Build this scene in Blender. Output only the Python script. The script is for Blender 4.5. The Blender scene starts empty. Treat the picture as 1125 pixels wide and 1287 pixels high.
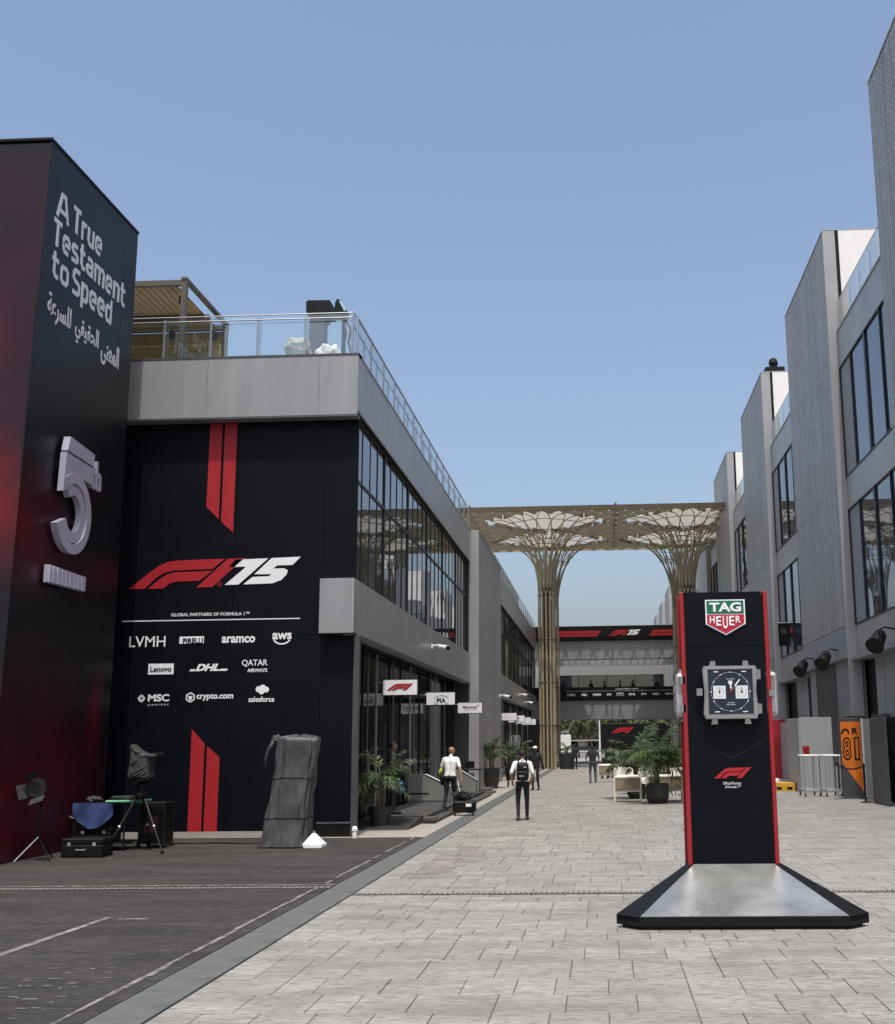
import bpy, math, random
import numpy as np
from mathutils import Vector, Matrix

# ------------------------------------------------------------------ scene, camera, light
sc = bpy.context.scene
C = sc.collection
rnd = random.Random(7)
PI = math.pi

F_PX, CX, CY, W_PX, H_PX = 1465.0, 684.0, 643.0, 1125.0, 1287.0
cam = bpy.data.cameras.new('camera')
cam.sensor_fit = 'HORIZONTAL'
cam.sensor_width = 36
cam.lens = F_PX / W_PX * 36
cam.shift_x = (W_PX / 2 - CX) / W_PX
cam.shift_y = (CY - H_PX / 2) / W_PX
cam.clip_end = 3000
camo = bpy.data.objects.new('camera', cam)
C.objects.link(camo)
right = Vector((0.99873714, 0.04884147, -0.01177401))
upv = Vector((0.0209573, -0.19202059, 0.9811671))
back = -Vector((-0.0456608, 0.98017478, 0.19280168))
m3 = Matrix((right, upv, back)).transposed()
camo.matrix_world = Matrix.Translation((0, 0, 2.0)) @ m3.to_4x4()
sc.camera = camo

SUN = Vector((0.025, -0.36, 0.93)).normalized()      # towards the sun
world = bpy.data.worlds.new('World')
sc.world = world
world.use_nodes = True
nt = world.node_tree
sky = nt.nodes.new('ShaderNodeTexSky')
sky.sky_type = 'NISHITA'
sky.sun_disc = False
sky.sun_elevation = math.asin(SUN.z)
sky.sun_rotation = math.atan2(SUN.x, SUN.y)
sky.air_density = 1.0
sky.dust_density = 5.0
sky.ozone_density = 1.2
bg = nt.nodes['Background']
bg.inputs['Strength'].default_value = 0.15
nt.links.new(sky.outputs[0], bg.inputs['Color'])
sl = bpy.data.lights.new('sun', 'SUN')
sl.energy = 2.2
sl.angle = math.radians(0.55)
sl.color = (1.0, 0.955, 0.89)
so = bpy.data.objects.new('sun', sl)
so.rotation_euler = SUN.to_track_quat('Z', 'Y').to_euler()
so.location = (0, -20, 60)
C.objects.link(so)
sc.view_settings.view_transform = 'Standard'
sc.view_settings.look = 'None'
sc.view_settings.exposure = 0.48
sc.view_settings.gamma = 1.0
sc.view_settings.use_curve_mapping = False

# ------------------------------------------------------------------ helpers
ORG = {}          # object -> its world origin (for unrotated things)


class MB:
    """collects geometry for ONE mesh object"""
    def __init__(s):
        s.v = []; s.f = []

    def add(s, vs, fs):
        o = len(s.v)
        s.v += [tuple(p) for p in vs]
        s.f += [tuple(i + o for i in f) for f in fs]
        return s

    def box(s, x0, x1, y0, y1, z0, z1):
        vs = [(x0, y0, z0), (x1, y0, z0), (x1, y1, z0), (x0, y1, z0), (x0, y0, z1), (x1, y0, z1), (x1, y1, z1), (x0, y1, z1)]
        return s.add(vs, [(0, 3, 2, 1), (4, 5, 6, 7), (0, 1, 5, 4), (1, 2, 6, 5), (2, 3, 7, 6), (3, 0, 4, 7)])

    def cbox(s, x0, x1, y0, y1, z0, z1, b=0.01):
        """box with bevelled edges all round"""
        b = min(b, (x1 - x0) / 2.2, (y1 - y0) / 2.2, (z1 - z0) / 2.2)
        X = (x0, x1); Y = (y0, y1); Z = (z0, z1)
        vs = []; idx = {}
        for i in (0, 1):
            for j in (0, 1):
                for k in (0, 1):
                    sx, sy, sz = (b if i == 0 else -b), (b if j == 0 else -b), (b if k == 0 else -b)
                    idx[i, j, k, 0] = len(vs); vs.append((X[i], Y[j] + sy, Z[k] + sz))
                    idx[i, j, k, 1] = len(vs); vs.append((X[i] + sx, Y[j], Z[k] + sz))
                    idx[i, j, k, 2] = len(vs); vs.append((X[i] + sx, Y[j] + sy, Z[k]))
        fs = []
        q = [(0, 0), (1, 0), (1, 1), (0, 1)]
        for i in (0, 1):
            f = [idx[i, a, b_, 0] for a, b_ in q]; fs.append(f if i else f[::-1])
            f = [idx[a, i, b_, 1] for a, b_ in q]; fs.append(f[::-1] if i else f)
            f = [idx[a, b_, i, 2] for a, b_ in q]; fs.append(f if i else f[::-1])
        for a in (0, 1):
            for b_ in (0, 1):
                fs.append((idx[a, b_, 0, 0], idx[a, b_, 1, 0], idx[a, b_, 1, 1], idx[a, b_, 0, 1]))
                fs.append((idx[a, 0, b_, 0], idx[a, 1, b_, 0], idx[a, 1, b_, 2], idx[a, 0, b_, 2]))
                fs.append((idx[0, a, b_, 1], idx[1, a, b_, 1], idx[1, a, b_, 2], idx[0, a, b_, 2]))
        for i in (0, 1):
            for j in (0, 1):
                for k in (0, 1):
                    fs.append((idx[i, j, k, 0], idx[i, j, k, 1], idx[i, j, k, 2]))
        return s.add(vs, fs)

    def tube(s, pts, r, n=8, cap=True):
        pts = [Vector(p) for p in pts]
        rs = r if isinstance(r, (list, tuple)) else [r] * len(pts)
        rings = []
        up = None
        for i, p in enumerate(pts):
            if i == 0: d = pts[1] - p
            elif i == len(pts) - 1: d = p - pts[i - 1]
            else: d = pts[i + 1] - pts[i - 1]
            d.normalize()
            if up is None:
                up = Vector((0, 0, 1)) if abs(d.z) < .9 else Vector((0, 1, 0))
            a = d.cross(up)
            if a.length < 1e-4: a = d.cross(Vector((1, 0, 0)))
            a.normalize(); b = a.cross(d); up = b
            rings.append([p + (a * math.cos(2 * PI * k / n) + b * math.sin(2 * PI * k / n)) * rs[i] for k in range(n)])
        vs = [q for rg in rings for q in rg]; fs = []
        for i in range(len(pts) - 1):
            for k in range(n):
                k2 = (k + 1) % n
                fs.append((i * n + k, (i + 1) * n + k, (i + 1) * n + k2, i * n + k2))
        if cap:
            fs.append(tuple(range(n))); fs.append(tuple((len(pts) - 1) * n + k for k in reversed(range(n))))
        return s.add(vs, fs)

    def lathe(s, prof, c=(0, 0, 0), n=24):
        vs = []; fs = []
        for r, z in prof:
            for k in range(n):
                vs.append((c[0] + r * math.cos(2 * PI * k / n), c[1] + r * math.sin(2 * PI * k / n), c[2] + z))
        for i in range(len(prof) - 1):
            for k in range(n):
                k2 = (k + 1) % n
                fs.append((i * n + k, i * n + k2, (i + 1) * n + k2, (i + 1) * n + k))
        fs.append(tuple(reversed(range(n)))); fs.append(tuple((len(prof) - 1) * n + k for k in range(n)))
        return s.add(vs, fs)

    def ell(s, c, r, n=12, m=8, rot=None):
        vs = []; fs = []
        for i in range(m + 1):
            t = PI * i / m
            for k in range(n):
                p = 2 * PI * k / n
                q = Vector((r[0] * math.sin(t) * math.cos(p), r[1] * math.sin(t) * math.sin(p), r[2] * math.cos(t)))
                if rot: q = rot @ q
                vs.append((c[0] + q.x, c[1] + q.y, c[2] + q.z))
        for i in range(m):
            for k in range(n):
                k2 = (k + 1) % n
                fs.append((i * n + k, (i + 1) * n + k, (i + 1) * n + k2, i * n + k2))
        return s.add(vs, fs)

    def prism(s, poly, fr, d0=0.0, d1=0.01):
        """2-D polygon in frame fr=(origin,u,v,n) extruded from d0 to d1 along n"""
        o, u, v, nn = fr
        A = sum(poly[i][0] * poly[(i + 1) % len(poly)][1] - poly[(i + 1) % len(poly)][0] * poly[i][1] for i in range(len(poly)))
        if A < 0: poly = poly[::-1]
        k = len(poly)
        vs = [o + u * a + v * b + nn * d0 for a, b in poly] + [o + u * a + v * b + nn * d1 for a, b in poly]
        fs = [tuple(reversed(range(k))), tuple(range(k, 2 * k))] + [(i, (i + 1) % k, k + (i + 1) % k, k + i) for i in range(k)]
        return s.add(vs, fs)

    def mesh(s, name, off=None, smooth=False):
        me = bpy.data.meshes.new(name)
        if off is not None: me.from_pydata([(a - off[0], b - off[1], c - off[2]) for a, b, c in s.v], [], s.f)
        else: me.from_pydata(s.v, [], s.f)
        me.validate()
        if smooth:
            me.polygons.foreach_set('use_smooth', [True] * len(me.polygons))
        return me

    def build(s, name, mat, parent=None, smooth=False, kind=None):
        off = ORG.get(parent) if parent is not None else None
        me = s.mesh(name, off, smooth)
        if mat: me.materials.append(mat)
        return link(name, me, parent, (0, 0, 0), kind)


def link(name, me, parent=None, loc=(0, 0, 0), kind=None, rot=None):
    o = bpy.data.objects.new(name, me)
    C.objects.link(o)
    if parent is not None:
        o.parent = parent
        if parent in ORG: ORG[o] = ORG[parent]
    o.location = loc
    if rot: o.rotation_euler = rot
    if kind: o['kind'] = kind
    return o


def thing(name, label, cat, loc=(0, 0, 0), rz=0, group=None, local=False):
    o = bpy.data.objects.new(name, None)
    o.empty_display_size = 0.2
    C.objects.link(o)
    o.location = loc; o.rotation_euler = (0, 0, rz)
    o['label'] = label; o['category'] = cat
    if group: o['group'] = group
    if not local: ORG[o] = loc
    return o


def tag(o, label, cat, group=None):
    o['label'] = label; o['category'] = cat
    if group: o['group'] = group
    return o


def copy_tree(o, parent=None):
    c = o.copy(); C.objects.link(c)
    if parent is not None: c.parent = parent
    for ch in list(o.children): copy_tree(ch, c)
    return c


def frame_front(x, y, z):     # plane that faces the camera (-Y): u = +X
    return (Vector((x, y, z)), Vector((1, 0, 0)), Vector((0, 0, 1)), Vector((0, -1, 0)))


def frame_east(x, y, z):      # plane that faces +X: u = +Y
    return (Vector((x, y, z)), Vector((0, 1, 0)), Vector((0, 0, 1)), Vector((1, 0, 0)))


def frame_west(x, y, z):      # plane that faces -X: u = -Y
    return (Vector((x, y, z)), Vector((0, -1, 0)), Vector((0, 0, 1)), Vector((-1, 0, 0)))


# ------------------------------------------------------------------ materials
def M(name, col, rough=.55, metal=0., var=.12, scale=2.5, bump=0., bscale=60., stretch=(1, 1, 1), spec=.5, detail=6, rvar=.08):
    m = bpy.data.materials.new(name); m.use_nodes = True
    n = m.node_tree.nodes; l = m.node_tree.links
    b = n['Principled BSDF']
    b.inputs['Metallic'].default_value = metal
    b.inputs['Specular IOR Level'].default_value = spec
    tc = n.new('ShaderNodeTexCoord'); mp = n.new('ShaderNodeMapping')
    mp.inputs['Scale'].default_value = stretch
    l.new(tc.outputs['Object'], mp.inputs['Vector'])
    nz = n.new('ShaderNodeTexNoise'); nz.inputs['Scale'].default_value = scale; nz.inputs['Detail'].default_value = detail
    nz.inputs['Roughness'].default_value = .62
    l.new(mp.outputs[0], nz.inputs['Vector'])
    cr = n.new('ShaderNodeMapRange')
    cr.inputs['From Min'].default_value = .3; cr.inputs['From Max'].default_value = .7
    cr.inputs['To Min'].default_value = 1 - var; cr.inputs['To Max'].default_value = 1 + var
    l.new(nz.outputs['Fac'], cr.inputs['Value'])
    mx = n.new('ShaderNodeVectorMath'); mx.operation = 'SCALE'
    mx.inputs[0].default_value = col[:3]
    l.new(cr.outputs[0], mx.inputs['Scale'])
    l.new(mx.outputs[0], b.inputs['Base Color'])
    rr = n.new('ShaderNodeMapRange')
    rr.inputs['To Min'].default_value = max(0, rough - rvar); rr.inputs['To Max'].default_value = min(1, rough + rvar)
    l.new(nz.outputs['Fac'], rr.inputs['Value']); l.new(rr.outputs[0], b.inputs['Roughness'])
    if bump:
        nb = n.new('ShaderNodeTexNoise'); nb.inputs['Scale'].default_value = bscale; nb.inputs['Detail'].default_value = 4
        l.new(mp.outputs[0], nb.inputs['Vector'])
        bp = n.new('ShaderNodeBump'); bp.inputs['Strength'].default_value = bump; bp.inputs['Distance'].default_value = .02
        l.new(nb.outputs['Fac'], bp.inputs['Height']); l.new(bp.outputs[0], b.inputs['Normal'])
    return m


def mixin(m, fac_socket_fn, col):
    """lay a second colour over a material's base colour, driven by a node built in fac_socket_fn(nodes, links)"""
    n = m.node_tree.nodes; l = m.node_tree.links
    b = n['Principled BSDF']
    src = b.inputs['Base Color'].links[0].from_socket
    mix = n.new('ShaderNodeMix'); mix.data_type = 'RGBA'
    l.new(src, mix.inputs['A']); mix.inputs['B'].default_value = (*col, 1)
    l.new(fac_socket_fn(n, l), mix.inputs['Factor'])
    l.new(mix.outputs['Result'], b.inputs['Base Color'])


def noise_fac(scale, lo, hi, stretch=(1, 1, 1), coord='Object', detail=5, amt=1.0, off=(0, 0, 0)):
    def fn(n, l):
        tc = n.new('ShaderNodeTexCoord'); mp = n.new('ShaderNodeMapping')
        mp.inputs['Scale'].default_value = stretch; mp.inputs['Location'].default_value = off
        l.new(tc.outputs[coord], mp.inputs[0]) if coord != 'World' else None
        if coord == 'World':
            g = n.new('ShaderNodeNewGeometry'); l.new(g.outputs['Position'], mp.inputs[0])
        t = n.new('ShaderNodeTexNoise'); t.inputs['Scale'].default_value = scale; t.inputs['Detail'].default_value = detail
        t.inputs['Roughness'].default_value = .65
        l.new(mp.outputs[0], t.inputs['Vector'])
        r = n.new('ShaderNodeMapRange'); r.inputs['From Min'].default_value = lo; r.inputs['From Max'].default_value = hi
        r.inputs['To Max'].default_value = amt
        l.new(t.outputs['Fac'], r.inputs['Value'])
        return r.outputs[0]
    return fn


def use_world_pos(m):
    """drive a material by true position so that neighbouring pieces differ"""
    n = m.node_tree.nodes; l = m.node_tree.links
    g = n.new('ShaderNodeNewGeometry')
    for mp in [x for x in n if x.type == 'MAPPING']:
        for lk in list(mp.inputs['Vector'].links): l.remove(lk)
        l.new(g.outputs['Position'], mp.inputs['Vector'])


# ground surfaces
m_paver = M('paver', (.250, .247, .228), .82, var=.30, scale=1.3, bump=.5, bscale=16, stretch=(.5, 1.6, 1), spec=.25)
mixin(m_paver, noise_fac(2.6, .52, .72, (.55, 3.2, 1), amt=.7), (.135, .130, .122))
mixin(m_paver, noise_fac(11.0, .48, .74, (.35, 2.2, 1), amt=.55, off=(1, 8, 0), detail=8), (.16, .152, .14))
mixin(m_paver, noise_fac(1.1, .54, .68, (1, .8, 1), amt=.5, off=(31, 5, 0), detail=9), (.15, .145, .13))
mixin(m_paver, noise_fac(34.0, .55, .75, (.6, 1.6, 1), amt=.4, off=(2, 5, 0)), (.13, .125, .115))
mixin(m_paver, noise_fac(.35, .5, .75, (1, 1, 1), amt=.35, off=(9, 3, 0)), (.185, .178, .165))
mixin(m_paver, noise_fac(7.0, .60, .75, (.3, 4, 1), amt=.6, off=(3, 1, 0)), (.38, .36, .335))
mixin(m_paver, noise_fac(17.0, .50, .60, (.5, 1.5, 1), amt=.75, off=(7, 2, 0), detail=10), (.125, .118, .107))
mixin(m_paver, noise_fac(5.5, .55, .62, (.6, 2.4, 1), amt=.7, off=(17, 12, 0), detail=10), (.15, .142, .129))
mixin(m_paver, noise_fac(8.0, .58, .66, (.35, 3.0, 1), amt=.5, off=(27, 9, 0), detail=8), (.33, .325, .305))


def island_tone(m, lo, hi):
    """every piece of stone has its own tone"""
    n = m.node_tree.nodes; l = m.node_tree.links; b = n['Principled BSDF']
    src = b.inputs['Base Color'].links[0].from_socket
    g = n.new('ShaderNodeNewGeometry'); oi = n.new('ShaderNodeObjectInfo')
    ad = n.new('ShaderNodeMath'); ad.operation = 'ADD'; l.new(g.outputs['Random Per Island'], ad.inputs[0]); l.new(oi.outputs['Random'], ad.inputs[1])
    fr_ = n.new('ShaderNodeMath'); fr_.operation = 'FRACT'; l.new(ad.outputs[0], fr_.inputs[0])
    r = n.new('ShaderNodeMapRange'); r.inputs['To Min'].default_value = lo; r.inputs['To Max'].default_value = hi; l.new(fr_.outputs[0], r.inputs['Value'])
    sc_ = n.new('ShaderNodeVectorMath'); sc_.operation = 'SCALE'; l.new(src, sc_.inputs[0]); l.new(r.outputs[0], sc_.inputs['Scale'])
    l.new(sc_.outputs[0], b.inputs['Base Color'])


island_tone(m_paver, .99, 1.17)
use_world_pos(m_paver)
m_paver_rot = M('paver_stained', (.195, .183, .168), .8, var=.35, scale=2.2, bump=.5, bscale=16, stretch=(.6, 1.5, 1), spec=.25)
use_world_pos(m_paver_rot)
m_bed = M('joint_sand', (.115, .105, .095), .95, var=.2, scale=8)
m_far = M('far_paving', (.27, .25, .23), .85, var=.12, scale=.6, bump=.2)
m_asph = M('asphalt', (.046, .0430, .0405), .86, var=.42, scale=1.1, bump=.9, bscale=90, stretch=(.45, 1.3, 1), spec=.25)
mixin(m_asph, noise_fac(1.4, .55, .78, (.5, 2.6, 1), amt=.8), (.085, .079, .074))
mixin(m_asph, noise_fac(42.0, .56, .72, (1, 1, 1), amt=.45), (.11, .105, .10))
mixin(m_asph, noise_fac(.45, .52, .62, (.5, 1, 1), amt=.45, off=(20, 4, 0)), (.062, .050, .046))
mixin(m_asph, noise_fac(5.0, .66, .74, (.35, 2.2, 1), amt=.75, off=(4, 7, 0)), (.19, .18, .17))
mixin(m_asph, noise_fac(.8, .56, .7, (.4, 1.8, 1), amt=.6, off=(14, 2, 0)), (.024, .022, .021))
mixin(m_asph, noise_fac(6.0, .50, .60, (.5, 1.7, 1), amt=.6, off=(3, 33, 0), detail=10), (.026, .0245, .0235))
mixin(m_asph, noise_fac(14.0, .55, .63, (.5, 1.6, 1), amt=.6, off=(13, 3, 0), detail=10), (.115, .109, .102))
m_drain = M('drain_cover', (.098, .107, .103), .75, var=.3, scale=3, bump=.35, bscale=30)
mixin(m_drain, noise_fac(3.0, .5, .75, (1, 1, 1), amt=.5), (.065, .068, .064))
m_path = M('path_concrete', (.31, .285, .255), .85, var=.15, scale=1.5, bump=.3)
m_line = M('worn_line', (.22, .21, .19), .8, var=.4, scale=5, bump=.2)
m_line2 = M('worn_paint', (.20, .19, .175), .85, var=.4, scale=5, bump=.2)
mixin(m_line2, noise_fac(7.0, .46, .58, (1, 1, 1), amt=.9), (.07, .065, .06))
m_grate = M('drain_grate', (.10, .095, .09), .6, metal=.4, var=.3, scale=10)

# building surfaces
m_alu = M('aluminium_cladding', (.40, .39, .375), .42, metal=.45, var=.12, scale=.7, bump=.03, bscale=4)
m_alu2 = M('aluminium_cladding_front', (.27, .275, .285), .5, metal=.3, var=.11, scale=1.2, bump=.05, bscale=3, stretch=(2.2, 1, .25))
m_side = M('brushed_fascia', (.38, .372, .36), .38, metal=.5, var=.2, scale=1.3, bump=.05, bscale=3, stretch=(1, 1.8, .22))
m_pil = M('pilaster_metal', (.33, .33, .335), .45, metal=.3, var=.06, scale=1.2)
m_white = M('white_render', (.74, .73, .71), .8, var=.03, scale=1)
m_dkpan = M('charcoal_panel', (.05, .052, .056), .5, var=.15, scale=1.5)
m_grey = M('grey_panel', (.24, .245, .25), .6, var=.08, scale=1.2)
m_ltgrey = M('light_grey_panel', (.30, .305, .31), .55, var=.06, scale=1)
m_ink = M('navy_black_wrap', (.0016, .0028, .0065), .5, var=.25, scale=.9, spec=.14)
m_ink2 = M('black_frame', (.006, .006, .007), .5, var=.2, scale=4, spec=.2)
m_black = M('black_plastic', (.006, .006, .0065), .5, var=.25, scale=8, spec=.22)
m_mull = M('black_mullion', (.014, .015, .017), .4, metal=.2, var=.2, scale=4)
m_silver = M('silver_mullion', (.62, .62, .62), .3, metal=.8, var=.08, scale=5)
m_roof = M('roof_membrane', (.3, .3, .29), .9, var=.1)
m_red = M('red_print', (.34, .014, .020), .5, var=.06, scale=1.5, spec=.35)
m_redt = M('red_trim', (.27, .010, .014), .35, var=.08, scale=3)
m_wht = M('white_print', (.74, .74, .75), .5, var=.03)
m_lgt = M('pale_print', (.62, .62, .64), .5, var=.03)
m_green = M('green_enamel', (.0, .13, .055), .35, var=.03)
m_crim = M('crimson_enamel', (.42, .01, .03), .35, var=.03)


def perf_material():
    m = M('perforated_metal', (.50, .485, .46), .5, metal=.3, var=.34, scale=1.5, stretch=(1, 2.6, .10), bump=0)
    n = m.node_tree.nodes; l = m.node_tree.links; b = n['Principled BSDF']
    g = n.new('ShaderNodeNewGeometry'); sp = n.new('ShaderNodeSeparateXYZ'); l.new(g.outputs['Position'], sp.inputs[0])
    cb = n.new('ShaderNodeCombineXYZ'); l.new(sp.outputs['Y'], cb.inputs['X']); l.new(sp.outputs['Z'], cb.inputs['Y'])
    br = n.new('ShaderNodeTexBrick')
    br.inputs['Scale'].default_value = 1.0
    br.inputs['Brick Width'].default_value = .26; br.inputs['Row Height'].default_value = .10
    br.inputs['Mortar Size'].default_value = .022; br.inputs['Mortar Smooth'].default_value = .3
    br.inputs['Color1'].default_value = (1, 1, 1, 1); br.inputs['Color2'].default_value = (.72, .72, .72, 1); br.inputs['Mortar'].default_value = (.42, .42, .42, 1)
    l.new(cb.outputs[0], br.inputs['Vector'])
    src = b.inputs['Base Color'].links[0].from_socket
    mul = n.new('ShaderNodeVectorMath'); mul.operation = 'MULTIPLY'
    l.new(src, mul.inputs[0]); l.new(br.outputs['Color'], mul.inputs[1]); l.new(mul.outputs[0], b.inputs['Base Color'])
    bp = n.new('ShaderNodeBump'); bp.inputs['Strength'].default_value = .35; bp.inputs['Distance'].default_value = .03
    l.new(br.outputs['Fac'], bp.inputs['Height']); bp.invert = True
    l.new(bp.outputs[0], b.inputs['Normal'])
    for mp in [x for x in n if x.type == 'MAPPING']:
        for lk in list(mp.inputs['Vector'].links): l.remove(lk)
        l.new(g.outputs['Position'], mp.inputs['Vector'])
    return m


m_perf = perf_material()


def glass_dark(name, col=(.010, .013, .016), ior=1.75, rough=.015):
    m = bpy.data.materials.new(name); m.use_nodes = True
    n = m.node_tree.nodes; l = m.node_tree.links; b = n['Principled BSDF']
    b.inputs['Base Color'].default_value = (*col, 1)
    b.inputs['Roughness'].default_value = rough
    b.inputs['IOR'].default_value = ior
    tc = n.new('ShaderNodeTexCoord'); nz = n.new('ShaderNodeTexNoise'); nz.inputs['Scale'].default_value = .9; nz.inputs['Detail'].default_value = 1
    l.new(tc.outputs['Object'], nz.inputs['Vector'])
    bp = n.new('ShaderNodeBump'); bp.inputs['Strength'].default_value = .06; bp.inputs['Distance'].default_value = .05
    l.new(nz.outputs['Fac'], bp.inputs['Height']); l.new(bp.outputs[0], b.inputs['Normal'])
    return m


m_win = glass_dark('tinted_window_glass', (.02, .026, .034), 2.3)
m_win2 = glass_dark('right_window_glass', (.03, .04, .06), 3.0)
m_shop = glass_dark('dark_shopfront_glass', (.0015, .002, .003), 1.09, .05)


def glass_clear(name, tint=(.91, .96, .955), gl=.10):
    m = bpy.data.materials.new(name); m.use_nodes = True
    n = m.node_tree.nodes; l = m.node_tree.links
    n.remove(n['Principled BSDF'])
    t = n.new('ShaderNodeBsdfTransparent'); t.inputs[0].default_value = (*tint, 1)
    g = n.new('ShaderNodeBsdfGlossy'); g.inputs['Roughness'].default_value = .03
    f = n.new('ShaderNodeLayerWeight'); f.inputs['Blend'].default_value = .35
    r = n.new('ShaderNodeMapRange'); r.inputs['To Min'].default_value = gl; r.inputs['To Max'].default_value = .75
    l.new(f.outputs['Fresnel'], r.inputs['Value'])
    mx = n.new('ShaderNodeMixShader')
    l.new(r.outputs[0], mx.inputs[0]); l.new(t.outputs[0], mx.inputs[1]); l.new(g.outputs[0], mx.inputs[2])
    l.new(mx.outputs[0], n['Material Output'].inputs['Surface'])
    return m


m_rail = glass_clear('railing_glass')
m_chrome = M('rail_steel', (.36, .37, .38), .3, metal=.85, var=.06)


def wrap_side_material():
    """printed wrap: black with soft dark red flares (flat print)"""
    m = M('printed_wrap', (.005, .0058, .009), .42, var=.2, scale=.8, spec=.26)

    def blob(cy, cz, ry, rz, amt, px=None):
        def fn(n, l):
            g = n.new('ShaderNodeNewGeometry'); mp = n.new('ShaderNodeMapping')
            mp.vector_type = 'TEXTURE'
            mp.inputs['Location'].default_value = (0 if px is None else px, cy if px is None else 0, cz)
            mp.inputs['Scale'].default_value = (1e6 if px is None else ry, ry if px is None else 1e6, rz)
            l.new(g.outputs['Position'], mp.inputs[0])
            gr = n.new('ShaderNodeTexGradient'); gr.gradient_type = 'SPHERICAL'
            l.new(mp.outputs[0], gr.inputs[0])
            nz = n.new('ShaderNodeTexNoise'); nz.inputs['Scale'].default_value = 1.6; nz.inputs['Detail'].default_value = 7
            l.new(g.outputs['Position'], nz.inputs['Vector'])
            mu = n.new('ShaderNodeMath'); mu.operation = 'MULTIPLY'
            l.new(gr.outputs['Fac'], mu.inputs[0]); l.new(nz.outputs['Fac'], mu.inputs[1])
            m2 = n.new('ShaderNodeMath'); m2.operation = 'MULTIPLY'; m2.inputs[1].default_value = amt; m2.use_clamp = True
            l.new(mu.outputs[0], m2.inputs[0])
            return m2.outputs[0]
        return fn
    return m, blob


m_wrapE, blob = wrap_side_material()
mixin(m_wrapE, blob(20.7, 6.0, 2.0, 1.4, 1.3), (.10, .002, .010))
mixin(m_wrapE, blob(21.0, .8, 4.2, 3.6, 1.6), (.075, .002, .009))
mixin(m_wrapE, blob(24.0, 2.6, .5, 1.2, 1.4), (.10, .002, .012))
m_wrapS, blob = wrap_side_material()
mixin(m_wrapS, blob(0, 9.0, 4.5, 6.0, 1.3, px=-12.2), (.055, .006, .020))
mixin(m_wrapS, blob(0, 9.3, 1.6, 1.1, 1.5, px=-12.3), (.16, .008, .012))
mixin(m_wrapS, blob(0, 6.3, 1.6, 1.7, 1.1, px=-11.4), (.26, .012, .010))
mixin(m_wrapS, blob(0, .8, 3.0, 3.5, 1.6, px=-12.0), (.08, .002, .010))

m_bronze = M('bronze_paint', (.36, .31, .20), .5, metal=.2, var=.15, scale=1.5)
m_bronze_d = M('dark_bronze', (.075, .058, .032), .6, metal=.2, var=.15, scale=2)  # darker bronze colour for column cores, rings, hoops and front edge beam
m_bronze_s = M('bronze_slat', (.25, .215, .145), .5, metal=.25, var=.12, scale=.8)
m_timber = M('pergola_slat', (.42, .31, .13), .6, var=.15, scale=3)
m_perg = M('pergola_frame', (.10, .085, .065), .5, metal=.2, var=.1)
m_leaf = M('palm_leaf', (.030, .052, .018), .5, var=.45, scale=4, spec=.4)
m_leaf2 = M('palm_leaf_light', (.075, .105, .030), .5, var=.4, scale=4, spec=.4)
m_tree = M('tree_foliage', (.026, .036, .016), .6, var=.5, scale=1.5)
m_bark = M('bark', (.13, .10, .075), .9, var=.3, scale=12, bump=.5)
m_pot = M('dark_pot', (.030, .028, .027), .6, var=.3, scale=6)
m_frame = M('cream_frame', (.66, .62, .54), .5, var=.05)
m_mesh = M('beige_weave', (.24, .195, .125), .8, var=.15, scale=20, bump=.3, bscale=150)
m_cush = M('cream_cushion', (.70, .67, .60), .85, var=.06, bump=.2, bscale=30)
m_tile = M('ribbed_mat', (.055, .053, .05), .85, var=.25, scale=6, bump=.4)
m_desk = M('grey_green_panel', (.17, .18, .165), .6, var=.08)
m_orange = M('orange_print', (.60, .15, .01), .5, var=.05)
m_steel = M('galvanised_steel', (.42, .42, .42), .4, metal=.6, var=.12, scale=10)
m_yellow = M('yellow_paint', (.55, .30, .02), .6, var=.15)
m_cloth_g = M('dark_grey_cover', (.034, .034, .035), .6, var=.25, scale=5, bump=.3, bscale=14)
m_cover = M('rig_cover', (.050, .050, .051), .48, var=.3, scale=3, bump=1.0, bscale=5.5, stretch=(2.2, 2.2, .7))
m_cloth_l = M('silver_cover', (.40, .40, .37), .5, var=.3, scale=6, bump=.3, bscale=10)
m_white_c = M('white_cloth', (.74, .74, .72), .8, var=.06, bump=.4, bscale=9)
m_blue = M('blue_cloth', (.030, .055, .16), .75, var=.25, scale=8, bump=.4, bscale=14)
m_lblue = M('light_blue_bag', (.10, .36, .62), .45, var=.3, scale=10)
m_greenp = M('green_tray', (.11, .36, .21), .5, var=.25, scale=8)
m_skin = M('skin', (.36, .20, .13), .55, var=.08, scale=8)
m_skin_d = M('skin_darker', (.17, .09, .055), .55, var=.08, scale=8)
m_wshirt = M('white_shirt', (.78, .78, .78), .8, var=.05, scale=10, bump=.3, bscale=18)
m_bshirt = M('black_clothing', (.012, .012, .014), .85, var=.3, scale=10, bump=.3, bscale=18)
m_gshirt = M('grey_shirt', (.040, .040, .045), .85, var=.2, scale=10)
m_nshirt = M('navy_clothing', (.014, .020, .05), .85, var=.2, scale=10)
m_trou = M('black_trousers', (.009, .009, .011), .85, var=.3, scale=10, bump=.3, bscale=18)
m_gtrou = M('grey_jeans', (.05, .055, .07), .85, var=.3, scale=10)
m_shoe = M('black_shoe', (.010, .010, .010), .5, var=.2)
m_hair = M('dark_hair', (.012, .009, .007), .7, var=.3, scale=30)
m_hiviz = M('lime_cloth', (.42, .50, .06), .7, var=.1)


def metal_plate():
    m = M('brushed_plate', (.36, .38, .38), .30, metal=.85, var=.22, scale=1.6, rvar=.14, bump=.05, bscale=6)
    mixin(m, noise_fac(3.0, .5, .72, (1, 2, 1), amt=.5), (.22, .25, .25))
    return m


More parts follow.
